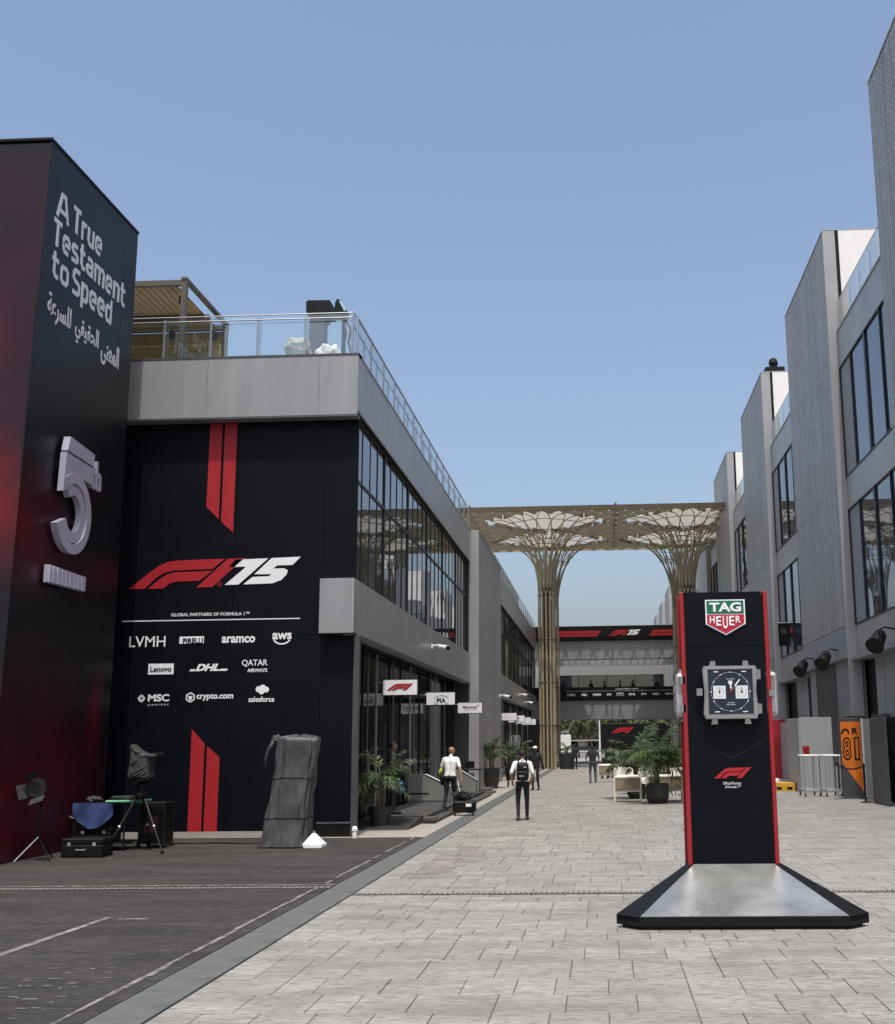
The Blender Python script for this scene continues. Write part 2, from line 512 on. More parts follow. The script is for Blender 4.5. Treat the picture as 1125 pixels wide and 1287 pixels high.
m_plate = metal_plate()
m_case = M('watch_steel', (.36, .36, .36), .30, metal=.9, var=.08)
m_five = M('pale_silver_paint', (.50, .50, .60), .35, metal=.35, var=.06, scale=2)
m_dial = M('dial_blue', (.008, .014, .030), .35, var=.2, scale=5)


# ------------------------------------------------------------------ lettering
def bfont(text, bold=0.0, shear=0.0, spacing=1.0):
    cu = bpy.data.curves.new('text', 'FONT')
    cu.body = text; cu.offset = bold; cu.shear = shear; cu.space_character = spacing
    cu.resolution_u = 3; cu.extrude = .01
    ob = bpy.data.objects.new('text', cu); C.objects.link(ob)
    bpy.context.view_layer.update()
    me = bpy.data.meshes.new_from_object(ob.evaluated_get(bpy.context.evaluated_depsgraph_get()))
    vs = [v.co.copy() for v in me.vertices]; fs = [tuple(p.vertices) for p in me.polygons]
    bpy.data.objects.remove(ob); bpy.data.curves.remove(cu); bpy.data.meshes.remove(me)
    return vs, fs


def text_into(mb, text, fr, x0, x1, y0, y1, bold=0.01, shear=0, spacing=1, d=.006, d0=.001):
    """print a text so that it fills the box x0..x1, y0..y1 of frame fr"""
    vs, fs = bfont(text, bold, shear, spacing)
    if not vs: return
    ax = min(v.x for v in vs); bx = max(v.x for v in vs); ay = min(v.y for v in vs); by = max(v.y for v in vs)
    o, u, v_, nn = fr
    out = []
    for v in vs:
        a = x0 + (v.x - ax) / (bx - ax) * (x1 - x0); b = y0 + (v.y - ay) / (by - ay) * (y1 - y0)
        out.append(o + u * a + v_ * b + nn * (d0 + (d if v.z > 0 else 0)))
    mb.add(out, fs)


GL = {
    'A': (.62, [[(.0, 0), (.22, .92), (.40, .92), (.62, 0)], [(.12, .30), (.50, .30)]]),
    'T': (.60, [[(0, .92), (.60, .92)], [(.3, .90), (.3, 0)]]),
    'r': (.42, [[(.08, .72), (.08, 0)], [(.09, .50), (.2, .64), (.42, .65)]]),
    'u': (.58, [[(.08, .72), (.08, .2), (.17, .08), (.40, .08), (.49, .16)], [(.50, .72), (.50, 0)]]),
    'e': (.58, [[(.09, .36), (.50, .36), (.50, .54), (.42, .64), (.17, .64), (.08, .54), (.08, .18), (.17, .08), (.47, .08)]]),
    's': (.56, [[(.46, .64), (.17, .64), (.08, .57), (.08, .45), (.17, .38), (.40, .34), (.49, .27), (.49, .15), (.40, .08), (.05, .08)]]),
    't': (.42, [[(.14, .95), (.14, .2), (.23, .08), (.42, .08)], [(0, .66), (.40, .66)]]),
    'a': (.58, [[(.12, .64), (.41, .64), (.50, .55), (.50, 0)], [(.49, .37), (.17, .37), (.08, .30), (.08, .15), (.17, .08), (.49, .08)]]),
    'm': (.90, [[(.08, 0), (.08, .72)], [(.09, .58), (.17, .64), (.36, .64), (.44, .56), (.44, 0)], [(.45, .56), (.54, .64), (.72, .64), (.81, .56), (.81, 0)]]),
    'n': (.58, [[(.08, 0), (.08, .72)], [(.09, .58), (.17, .64), (.40, .64), (.49, .55), (.49, 0)]]),
    'o': (.58, [[(.29, .64), (.17, .64), (.08, .54), (.08, .18), (.17, .08), (.41, .08), (.50, .18), (.50, .54), (.41, .64), (.29, .64)]]),
    'S': (.62, [[(.55, .92), (.20, .92), (.08, .82), (.08, .62), (.20, .52), (.44, .48), (.55, .38), (.55, .18), (.44, .08), (.05, .08)]]),
    'p': (.58, [[(.08, -.26), (.08, .72)], [(.09, .64), (.41, .64), (.50, .54), (.50, .18), (.41, .08), (.09, .08)]]),
    'd': (.58, [[(.50, .98), (.50, 0)], [(.49, .64), (.17, .64), (.08, .54), (.08, .18), (.17, .08), (.49, .08)]]),
    ' ': (.22, []),
}


def ribbon(pts, w):
    P = [Vector(p) for p in pts]; L = []; R = []
    for i, p in enumerate(P):
        closed = (P[0] - P[-1]).length < 1e-6
        a = P[i] - P[i - 1] if i > 0 else (P[0] - P[-2] if closed else P[1] - P[0])
        b = P[i + 1] - P[i] if i < len(P) - 1 else (P[1] - P[0] if closed else P[-1] - P[-2])
        a = a.normalized(); b = b.normalized()
        n1 = Vector((-a.y, a.x)); n2 = Vector((-b.y, b.x)); n = (n1 + n2)
        if n.length < 1e-6: n = n1
        n.normalize(); k = min(1.6, 1 / max(.5, n.dot(n1)))
        L.append(p + n * w / 2 * k); R.append(p - n * w / 2 * k)
    return L, R


def stroke_text(mb, text, fr, x0, y0, cap, width, w=.155, d=.02):
    tot = sum(GL[c][0] + .12 for c in text) - .12
    sx = width / tot; x = 0
    o, u, v, nn = fr
    lay = 0
    for c in text:
        gw, strokes = GL[c]
        for st in strokes:
            lay = (lay + 1) % 3
            L, R = ribbon([(a * sx / cap, b) for a, b in st], w)
            dd = d + lay * .003
            for i in range(len(L) - 1):
                q = [L[i], L[i + 1], R[i + 1], R[i]]
                q = [((x0 + x * sx) + p.x * cap, y0 + p.y * cap) for p in q]
                base = [o + u * a + v * b + nn * .001 for a, b in q]; top = [o + u * a + v * b + nn * dd for a, b in q]
                fs = [(7, 6, 5, 4), (0, 1, 5, 4)[::-1], (2, 3, 7, 6)[::-1]]
                if i == 0: fs.append((3, 0, 4, 7)[::-1])
                if i == len(L) - 2: fs.append((1, 2, 6, 5)[::-1])
                mb.add(base + top, fs)
        x += gw + .12
    return mb


# racing emblem, in units of its own height, x from 0 to 2.72 (numerals to 4.5)
def pxs(l): return [((x - 598) / 138.0, (750 - y) / 138.0) for x, y in l]


LOGO_A = pxs([(598, 750), (700, 662), (735, 636), (768, 622), (815, 616), (1020, 612), (966, 660), (800, 664), (760, 672), (728, 690), (668, 750)])
LOGO_B = pxs([(684, 750), (738, 702), (765, 683), (795, 674), (966, 669), (912, 715), (812, 718), (783, 724), (752, 750)])
LOGO_C = pxs([(1032, 612), (1105, 611), (968, 747), (898, 748)])


def pz(l): return [((x - 68) / 141.0 * .99 + 0.02, (212 - y) / 141.0) for x, y in l]


LOGO_7 = pz([(548, 76), (697, 73), (566, 199), (503, 200), (598, 112), (520, 113)])
LOGO_5 = pz([(713, 72), (845, 68), (808, 108), (738, 109), (722, 124), (772, 124), (788, 135), (782, 155), (760, 180), (720, 196), (587, 199), (628, 163), (702, 161), (716, 151), (636, 150)])


def logo(parent, fr, x, y, h, num=False, mat=None, name='emblem', sx=1.0):
    mb = MB()
    for P in (LOGO_A, LOGO_B, LOGO_C):
        mb.prism([(x + a * h * sx, y + b * h) for a, b in P], fr, .001, .008)
    mb.build(name, mat or m_red, parent)
    if num:
        mb = MB()
        for P in (LOGO_7, LOGO_5):
            mb.prism([(x + a * h * sx, y + b * h) for a, b in P], fr, .001, .008)
        mb.build('numerals', m_wht, parent)


def panel_grid(parent, name, mat, fr, W, H, nu, nv, gap=.012, th=.03, d0=0.0, us=None, vs=None):
    """flat cladding pieces, each an object of its own, alike ones sharing mesh data"""
    o, u, v, nn = fr
    us = us or [W * i / nu for i in range(nu + 1)]
    vs = vs or [H * i / nv for i in range(nv + 1)]
    cache = {}
    po = Vector(ORG[parent])
    for i in range(len(us) - 1):
        for j in range(len(vs) - 1):
            w = us[i + 1] - us[i]; h = vs[j + 1] - vs[j]
            key = (round(w, 3), round(h, 3))
            if key not in cache:
                z = Vector((0, 0, 0)); mb = MB(); b = .006
                g = gap / 2
                mb.prism([(g, g), (w - g, g), (w - g, h - g), (g, h - g)], (z, u, v, nn), d0, d0 + th)
                me = mb.mesh(name); me.materials.append(mat); cache[key] = me
            link(name, cache[key], parent, o + u * us[i] + v * vs[j] - po)


# ------------------------------------------------------------------ GROUND
def struct(name, mb, mat):
    o = mb.build(name, mat); o['kind'] = 'structure'; ORG[o] = (0, 0, 0); return o


struct('ground', MB().add([(-700, -60, -.06), (700, -60, -.06), (700, 1400, -.06), (-700, 1400, -.06)], [(0, 1, 2, 3)]), m_far)
struct('asphalt_yard', MB().box(-30, -3.87, -6, 25.75, -.05, 0), m_asph)
pl = struct('plaza_paving', MB().box(-3.40, 9.6, -6, 100, -.055, -.014), m_bed)
struct('plaza_beyond_bridge', MB().box(-14, 30, 100.01, 330, -.055, -.004), m_far)
ft = struct('footpath', MB().box(-6.4, -3.82, 25.76, 118, -.05, -.012), m_bed)

cells = []
y = -1.0; k = 0
wr = random.Random(3)
while y < 99.5:
    dep = wr.choice((.33, .44, .44, .64, .64, .86))
    x = -3.40
    while x < 9.5:
        w = wr.choice((.33, .44, .44, .55, .66))
        if x + w > 9.5: w = 9.55 - x
        if w > .1: cells.append((x, y, w, dep))
        x += w
    y += dep; k += 1
cells = [c for c in cells if c[1] > 6.5] + [c for c in cells if c[1] <= 6.5]
vis = lambda c: c[1] > 7.1 and -3.45 - 0 < c[0] and (c[0] + c[2] < (c[1]) * .265 + .8) and not (.3 < c[0] < 2.3 and 13.4 < c[1] < 15.6)
single = [c for c in cells if vis(c)][:298]
ss = set(single)
pm = {}


def slab(w, d, j=.007, b=.005, h=.022):
    mb = MB(); a = j / 2
    o = [(a, a), (w - a, a), (w - a, d - a), (a, d - a)]
    i = [(a + b, a + b), (w - a - b, a + b), (w - a - b, d - a - b), (a + b, d - a - b)]
    mb.add([(p[0], p[1], -h) for p in o] + [(p[0], p[1], -b) for p in o] + [(p[0], p[1], 0) for p in i],
           [(0, 1, 5, 4), (1, 2, 6, 5), (2, 3, 7, 6), (3, 0, 4, 7), (4, 5, 9, 8), (5, 6, 10, 9), (6, 7, 11, 10), (7, 4, 8, 11), (8, 9, 10, 11)])
    return mb


def stained(x, y): return -3.3 < x < -2.45 and 17.6 < y < 23.5


for (x, y, w, d) in single:
    st = stained(x, y)
    key = (round(w, 2), round(d, 2), st)
    if key not in pm:
        me = slab(w, d).mesh('paver'); me.materials.append(m_paver_rot if st else m_paver); pm[key] = me
    link('paver', pm[key], pl, (x, y, wr.uniform(-.0025, .0015)))
rest = MB(); stn = MB()
for (x, y, w, d) in cells:
    if (x, y, w, d) in ss: continue
    z = wr.uniform(-.0025, .0015)
    mb = slab(w, d)
    (stn if stained(x, y) else rest).add([(a + x, b + y, c + z) for a, b, c in mb.v], mb.f)
rest.build('far_pavers', m_paver, pl, kind='stuff')
stn.build('stained_pavers', m_paver_rot, pl, kind='stuff')
# footpath slabs
for i in range(60):
    yy = 25.76 + i * 1.5
    me = pm.get('fp')
    if me is None:
        me = slab(2.56, 1.5, .012).mesh('path_slab'); me.materials.append(m_path); pm['fp'] = me
    link('path_slab', me, ft, (-6.39, yy, .002 + wr.uniform(-.002, .002)))
# drain channel along the plaza: separate covers
dr = struct('drain_strip', MB().box(-3.862, -3.408, -6, 100, -.05, -.02), m_bed)
me = slab(.44, 1.0, .008, .004).mesh('drain_cover'); me.materials.append(m_drain)
for i in range(97):
    link('drain_cover', me, dr, (-3.855, 3 + i * 1.0, .004 + wr.uniform(-.001, .002)))
# cross drain grates
cd = struct('cross_drain', MB().box(-3.40, 9.5, 16.12, 16.30, .004, .009), m_grate)
slots = MB()
x = -3.35
while x < 9.4:
    slots.box(x, x + .035, 16.14, 16.28, .009, .0125); x += .07
slots.build('grate_bars', m_line, cd, kind='stuff')
cd2 = struct('yard_drain', MB().box(-30, -3.87, 16.9, 17.06, .004, .009), m_grate)
slots = MB(); x = -14
while x < -3.9:
    slots.box(x, x + .05, 16.93, 17.03, .009, .013); x += .09
slots.build('grate_bars', m_line, cd2, kind='stuff')
struct('yard_joint', MB().box(-30, -3.9, 17.28, 17.34, .003, .007), m_line2)
# worn lines on the asphalt
mb = MB(); wr2 = random.Random(11)
yy = 6.0
while yy < 25.4:
    L = wr2.uniform(.25, .8)
    if wr2.random() < .86:
        a = -4.06 + wr2.uniform(-.012, .012); w_ = wr2.uniform(.018, .034)
        mb.add([(a - w_, yy, .005), (a + w_, yy + .02, .005), (a + w_ * .9, yy + L, .005), (a - w_ * 1.1, yy + L * .97, .005)], [(0, 1, 2, 3)])
    yy += L
struct('kerb_line', mb, m_line2)
mb = MB()
mb.add([(-6.00, 11.2, .005), (-5.90, 11.2, .005), (-5.85, 14.25, .005), (-5.93, 14.22, .005)], [(0, 1, 2, 3)])
mb.add([(-5.72, 14.05, .005), (-5.38, 14.05, .005), (-5.37, 14.13, .005), (-5.73, 14.12, .005)], [(0, 1, 2, 3)])
struct('parking_line', mb, m_line2)
# scuffed paint flecks, lower left
mb = MB()
for i in range(110):
    x = wr2.uniform(-6.4, -4.25); y = wr2.uniform(9.3, 11.6) - (x + 6.2) * .25
    w_ = wr2.uniform(.012, .07) * (2 if i % 9 == 0 else 1); h_ = wr2.uniform(.008, .022)
    n = 7; base = len(mb.v)
    mb.add([(x + w_ * math.cos(2 * PI * k / n) * wr2.uniform(.6, 1.1), y + h_ * math.sin(2 * PI * k / n) * wr2.uniform(.5, 1.3), .005) for k in range(n)], [tuple(range(n))])
o = struct('paint_flecks', mb, m_line2); o['kind'] = 'stuff'
tag(o, 'flecks of worn white paint on the dark asphalt', 'paint flecks')
# ------------------------------------------------------------------ LEFT: wrapped tower
tw = thing('advert_tower', 'tall black wrapped tower with white slogan and silver number five at the left edge', 'tower', (-13, 22.6, 0))
YT = lambda z: 20.0 + .031 * z                # the front of the tower leans back a little
mb = MB(); mb.prism([(YT(0) + .05, 0), (24.72, 0), (24.72, 13.55), (YT(13.55) + .05, 13.55)], (Vector((-17, 0, 0)), Vector((0, 1, 0)), Vector((0, 0, 1)), Vector((1, 0, 0))), 0, 6.5)
mb.build('core', m_ink2, tw)
FT = frame_east(-10.50, 0, 0)
for (za, zb) in ((0, 6.8), (6.8, 13.6)):
    MB().prism([(YT(za), za + .005), (24.05, za + .005), (24.05, zb - .005), (YT(zb), zb - .005)], FT, 0, .03).build('side_panel', m_wrapE, tw)
    MB().prism([(24.06, za + .005), (24.72, za + .005), (24.72, zb - .005), (24.06, zb - .005)], FT, 0, .03).build('side_panel', m_wrapE, tw)
FN = (Vector((0, 0, 0)), Vector((0, 1, 0)), Vector((0, 0, 1)), Vector((1, 0, 0)))
for (xa, xb) in ((-17.0, -13.81), (-13.80, -10.472)):
    MB().prism([(YT(0), 0), (YT(0) + .045, 0), (YT(13.55) + .045, 13.55), (YT(13.55), 13.55)], (Vector((xa, 0, 0)), Vector((0, 1, 0)), Vector((0, 0, 1)), Vector((1, 0, 0))), 0, xb - xa).build('front_panel', m_wrapS, tw)
mb = MB(); mb.box(-17.02, -10.45, 20.39, 24.74, 13.6, 13.65); mb.build('coping', m_ink2, tw)
fe = frame_east(-10.47, 0, 0)
for wd_, ya, za, wdt_ in (('A', 20.84, 12.22, .46), ('True', 21.52, 12.22, 1.36), ('Testament', 20.74, 11.60, 3.46), ('to', 20.78, 10.96, .72), ('Speed', 21.66, 10.96, 1.92)):
    mb = MB(); stroke_text(mb, wd_, fe, ya, za, .56, wdt_, w=.17, d=.004)
    mb.build('lettering', m_lgt, tw)
AR = "".join(reversed("\uFEDF\uFEE0\uFEB4\uFEAE\uFECB\uFE94")), "".join(reversed("\uFE8D\uFEDF\uFEA4\uFED8\uFEF4\uFED8\uFEF2")), "".join(reversed("\uFE8D\uFEDF\uFEE4\uFECC\uFEE8\uFEF0"))
for s, a, b, z0, z1 in ((AR[0], 20.72, 21.72, 10.06, 10.62), (AR[1], 21.92, 23.02, 10.02, 10.62), (AR[2], 23.17, 24.08, 9.98, 10.60)):
    mb = MB(); text_into(mb, s, fe, a, b, z0, z1, bold=.018)
    mb.build('lettering', m_lgt, tw)
# silver number five, standing proud of the wrap
fv = (Vector((-10.40, -.17, 0)), Vector((0, 1, 0)), Vector((0, 0, 1)), Vector((1, 0, 0)))
five_out = [(21.75, 7.93), (22.95, 7.93), (22.95, 7.22), (22.25, 7.22)]
num = thing_five = None
mb = MB()
mb.prism([(21.80, 7.95), (22.92, 7.86), (22.92, 7.60), (21.72, 7.66)], fv, 0, .135)
mb.prism([(21.70, 7.62), (22.92, 7.56), (22.92, 7.22), (22.24, 7.25), (22.0, 7.0), (21.66, 6.84)], fv, 0, .125)
num = mb.build('number_five', m_five, tw)


def arc(cy, cz, ry, rz, a0, a1, n=22):
    return [(cy + ry * math.cos(math.radians(a0 + (a1 - a0) * i / n)), cz + rz * math.sin(math.radians(a0 + (a1 - a0) * i / n))) for i in range(n + 1)]


outer = arc(22.18, 6.48, .76, .80, 128, -158)
mid1 = arc(22.18, 6.48, .56, .60, 128, -158)
mid2 = arc(22.18, 6.48, .53, .57, 128, -158)
inner = arc(22.18, 6.48, .33, .37, 128, -158)
mb = MB()
for (A_, B_, dd) in ((outer, mid1, .135), (mid2, inner, .115)):
    for i in range(len(A_) - 1):
        mb.prism([A_[i], A_[i + 1], B_[i + 1], B_[i]], fv, 0, dd)
mb.build('number_bowl', m_five, num)
for q in ((22.98, 23.02, 7.20, 7.66), (23.10, 23.14, 7.20, 7.72), (23.24, 23.28, 7.20, 7.60)):
    pass
mb = MB()
mb.prism([(22.97, 7.72), (23.05, 7.72), (23.05, 7.62), (23.13, 7.62), (23.13, 7.52), (23.05, 7.52), (23.05, 7.28), (23.12, 7.28), (23.12, 7.19), (22.97, 7.19)], fv, 0, .08)
mb.prism([(23.17, 7.78), (23.25, 7.78), (23.25, 7.56), (23.36, 7.56), (23.43, 7.48), (23.43, 7.19), (23.35, 7.19), (23.35, 7.44), (23.25, 7.44), (23.25, 7.19), (23.17, 7.19)], fv, 0, .08)
mb.build('ordinal_letters', m_five, num)
mb = MB()
x = 21.22
for i in range(9):
    w_ = .12 + .06 * ((i * 7) % 3) / 2
    mb.cbox(-10.42, -10.30, x, x + w_, 5.02 + .002 * i, 5.36 - .003 * i, .012); x += w_ + .028
mb.build('plinth_letters', m_five, num)
mb = MB()
for a, b in ((22.2, 7.5), (22.1, 5.9), (22.75, 6.4), (21.8, 5.2), (22.8, 5.2)):
    mb.tube([(-10.468, a - .2, b), (-10.395, a - .2, b)], .03, 6)
mb.build('standoffs', m_case, num, kind='stuff')

# ------------------------------------------------------------------ LEFT: hospitality buildings
GB = 'two storey paddock buildings on the left'


def rail_run(parent, p0, p1, z0, z1, n, post_every=1, inner=True):
    """glass railing: panes, posts, handrail"""
    p0 = Vector((*p0, 0)); p1 = Vector((*p1, 0)); d = (p1 - p0); L = d.length; d.normalize(); nn = Vector((-d.y, d.x, 0))
    for i in range(n):
        a = p0 + d * (L * i / n + .02); b = p0 + d * (L * (i + 1) / n - .02)
        mb = MB(); t = nn * .008
        mb.add([(a + t) + Vector((0, 0, z0 + .03)), (b + t) + Vector((0, 0, z0 + .03)), (b - t) + Vector((0, 0, z0 + .03)), (a - t) + Vector((0, 0, z0 + .03)),
                (a + t) + Vector((0, 0, z1 - .03)), (b + t) + Vector((0, 0, z1 - .03)), (b - t) + Vector((0, 0, z1 - .03)), (a - t) + Vector((0, 0, z1 - .03))],
               [(0, 3, 2, 1), (4, 5, 6, 7), (0, 1, 5, 4), (1, 2, 6, 5), (2, 3, 7, 6), (3, 0, 4, 7)])
        mb.build('glass_pane', m_rail, parent)
    for i in range(0, n + 1, post_every):
        q = p0 + d * (L * i / n) - nn * .10
        MB().cbox(q.x - .022, q.x + .022, q.y - .022, q.y + .022, z0 - .12, z1 - .10, .005).build('post', m_chrome, parent)
    MB().tube([p0 + Vector((0, 0, z1)), p1 + Vector((0, 0, z1))], .015, 8).build('handrail', m_chrome, parent)
    if inner:
        MB().tube([p0 - nn * .12 + Vector((0, 0, z1 - .16)), p1 - nn * .12 + Vector((0, 0, z1 - .16))], .016, 8).build('handrail', m_chrome, parent)


def facade_windows(parent, X, y0, y1, n, z0, zm, z1, mat, big=4):
    w = (y1 - y0) / n
    cache = {}
    for j, (a, b) in enumerate(((z0, zm), (zm, z1))):
        for i in range(n):
            mb = MB().box(-.01, .01, .03, w - .03, .03, b - a - .03)
            key = j
            if key not in cache:
                me = mb.mesh('window_pane'); me.materials.append(mat); cache[key] = me
            o = link('window_pane', cache[key], parent, Vector((X, y0 + i * w, a)) - Vector(ORG[parent]))
            o.rotation_euler = (0, rnd.uniform(-.0015, .0015), rnd.uniform(-.003, .003))
    cm = {}
    for i in range(n + 1):
        t = .048 if i % big == 0 else .026
        dp = .045 if i % big == 0 else .026
        if t not in cm:
            me = MB().box(-.03, dp, -t, t, 0, z1 - z0).mesh('mullion'); me.materials.append(m_mull); cm[t] = me
        link('mullion', cm[t], parent, Vector((X, y0 + i * w, z0)) - Vector(ORG[parent]))
    MB().box(X - .03, X + .045, y0, y1, zm - .03, zm + .03).build('transom', m_mull, parent)
    MB().box(X - .03, X + .05, y0, y1, z0 - .05, z0).build('sill_rail', m_silver, parent)
    MB().box(X - .03, X + .06, y0, y1, z1, z1 + .05).build('head_rail', m_mull, parent)


def paddock_building(x, y0, y1, label, front=False):
    b = thing('paddock_building', label, 'building', (x - 6, (y0 + y1) / 2, 0), group=GB)
    mb = MB().box(x - 16, x - .22, y0 + .42, y1, 4.41, 10.62)
    mb.box(x - 16, x - .70, y0 + .42, y1, 0.0, 4.40); mb.build('core', m_ink2, b)
    MB().box(x - 16, x - .10, y0 + .30, y1, 10.62, 10.70).build('roof', m_roof, b)
    # street side: parapet and mid fascia in long panels
    L = y1 - y0
    n = max(2, round(L / 4.3))
    MB().box(x - .30, x - .04, y0 + .34, y1, 9.52, 10.78).build('parapet_frame', m_ink2, b)
    panel_grid(b, 'parapet_panel', m_side, frame_east(x - .04, y0 + (.0 if front else .01), 9.50), L, 1.32, n, 1, .008, .04)
    MB().box(x - .30, x - .04, y0 + .34, y1, 4.42, 5.60).build('fascia_frame', m_ink2, b)
    panel_grid(b, 'fascia_panel', m_side, frame_east(x - .04, y0 + (.0 if front else .01), 4.40), L, 1.22, n, 1, .008, .04)
    MB().box(x - .30, x + .02, y0 + (.0 if front else .01), y1, 10.82, 10.86).build('coping', m_alu, b)
    MB().box(x - .30, x - .045, y0 + .34, y1, 4.37, 4.40).build('soffit', m_grey, b)
    nb = int(round(L / .93)); nb -= nb % 4
    facade_windows(b, x - .17, y0 + .45, y1 - .12, nb, 5.68, 8.02, 9.44, m_win)
    # recessed dark shopfront
    xs = x - .65
    ns = int(round(L / 2.0))
    for i in range(ns):
        a = y0 + .5 + (L - .6) * i / ns; c = y0 + .5 + (L - .6) * (i + 1) / ns
        MB().box(xs - .02, xs, a + .04, c - .04, .12, 4.34).build('shopfront_pane', m_shop, b)
        wdt = .022 if i % 3 else .03
        MB().cbox(xs - .03, xs + .035, a - wdt, a + wdt * .6, 0, 4.37, .008).build('shopfront_mullion', m_silver if i % 3 == 0 else m_mull, b)
        if i % 2 == 0:
            MB().cbox(xs - .02, xs + .02, a + .72, a + .74, 0, 4.37, .004).build('shopfront_mullion', m_chrome, b)
            MB().tube([(xs + .03, a + .55, 1.0), (xs + .09, a + .55, 1.02), (xs + .09, a + .55, 1.75), (xs + .03, a + .55, 1.77)], .014, 6).build('door_handle', m_chrome, b)
    return b


b1 = paddock_building(-5.45, 25.56, 48.9, 'nearest grey left building with big black sponsor wall and glass railing', True)
# front wall with the prints, cladding joints as in the photograph
fr = frame_front(0, 25.94, 0)
Wp = [(-11.2, -10.45), (-10.45, -8.3), (-8.3, -6.25), (-6.25, -5.48)]
for (a, c) in Wp:
    for (z0, z1) in ((0.14, 4.4), (4.4, 9.40)):
        if a == -6.25 and z0 < 4: z0 = .30
        MB().prism([(a + .004, z0 + .004), (c - .004, z0 + .004), (c - .004, z1 - .004), (a + .004, z1 - .004)], fr, -.03, 0.0 if a > -7 else .004).build('wall_panel', m_ink, b1)
MB().box(-11.3, -6.27, 25.90, 26.0, 0, .135).build('plinth_strip', m_path, b1)
MB().box(-6.25, -5.50, 25.93, 26.0, 0.0, .29).build('base_panel', m_ink2, b1)
MB().box(-6.25, -5.50, 25.92, 26.0, 0.285, .315).build('base_trim', m_chrome, b1)
MB().cbox(-5.50, -5.36, 25.86, 26.0, 0, 4.37, .01).build('corner_post', m_dkpan, b1)
MB().box(-11.6, -5.46, 25.64, 25.90, 9.42, 10.74).build('parapet_frame', m_ink2, b1)
panel_grid(b1, 'front_parapet_panel', m_alu2, frame_front(-11.6, 25.60, 9.40), 6.15, 1.42, 3, 1, .006, .04, us=[0, 2.62, 5.25, 6.15])
MB().box(-11.6, -5.43, 25.55, 25.9, 10.82, 10.87).build('coping', m_dkpan, b1)
MB().box(-11.6, -5.46, 25.58, 25.92, 9.37, 9.40).build('soffit', m_alu2, b1)
MB().box(-6.23, -5.46, 25.60, 25.93, 4.40, 5.62).build('fascia_return', m_alu2, b1)
FW = frame_front(0, 25.934, 0)
for pts in ([(-8.99, 9.36), (-8.70, 9.36), (-8.70, 7.08), (-9.0, 7.38)], [(-8.64, 9.36), (-8.35, 9.36), (-8.35, 6.76), (-8.64, 7.02)],
            [(-9.10, .14), (-8.80, .14), (-8.80, 2.02), (-9.10, 2.34)], [(-8.74, .14), (-8.45, .14), (-8.45, 1.72), (-8.74, 1.97)]):
    MB().prism(pts, FW, .001, .008).build('red_stripe', m_red, b1)
logo(b1, FW, -10.72, 5.50, .66, True, name='emblem', sx=1.095)
mb = MB(); mb.prism([(-10.82, 4.755), (-6.74, 4.755), (-6.74, 4.78), (-10.82, 4.78)], FW, .001, .006); mb.build('divider_line', m_lgt, b1)


def word(parent, text, fr_, x0, x1, z0, z1, mat=None, bold=.012, shear=0, name='lettering', spacing=1):
    mb = MB(); text_into(mb, text, fr_, x0, x1, z0, z1, bold, shear, spacing)
    return mb.build(name, mat or m_wht, parent)


def ring2(mb, fr_, x, z, r, w, n=20, a0=0, a1=360, d=.006, sz=1):
    for i in range(n):
        p = [math.radians(a0 + (a1 - a0) * (i + k) / n) for k in (0, 1)]
        mb.prism([(x + r * math.cos(p[0]), z + sz * r * math.sin(p[0])), (x + r * math.cos(p[1]), z + sz * r * math.sin(p[1])),
                  (x + (r - w) * math.cos(p[1]), z + sz * (r - w) * math.sin(p[1])), (x + (r - w) * math.cos(p[0]), z + sz * (r - w) * math.sin(p[0]))], fr_, .001, d)


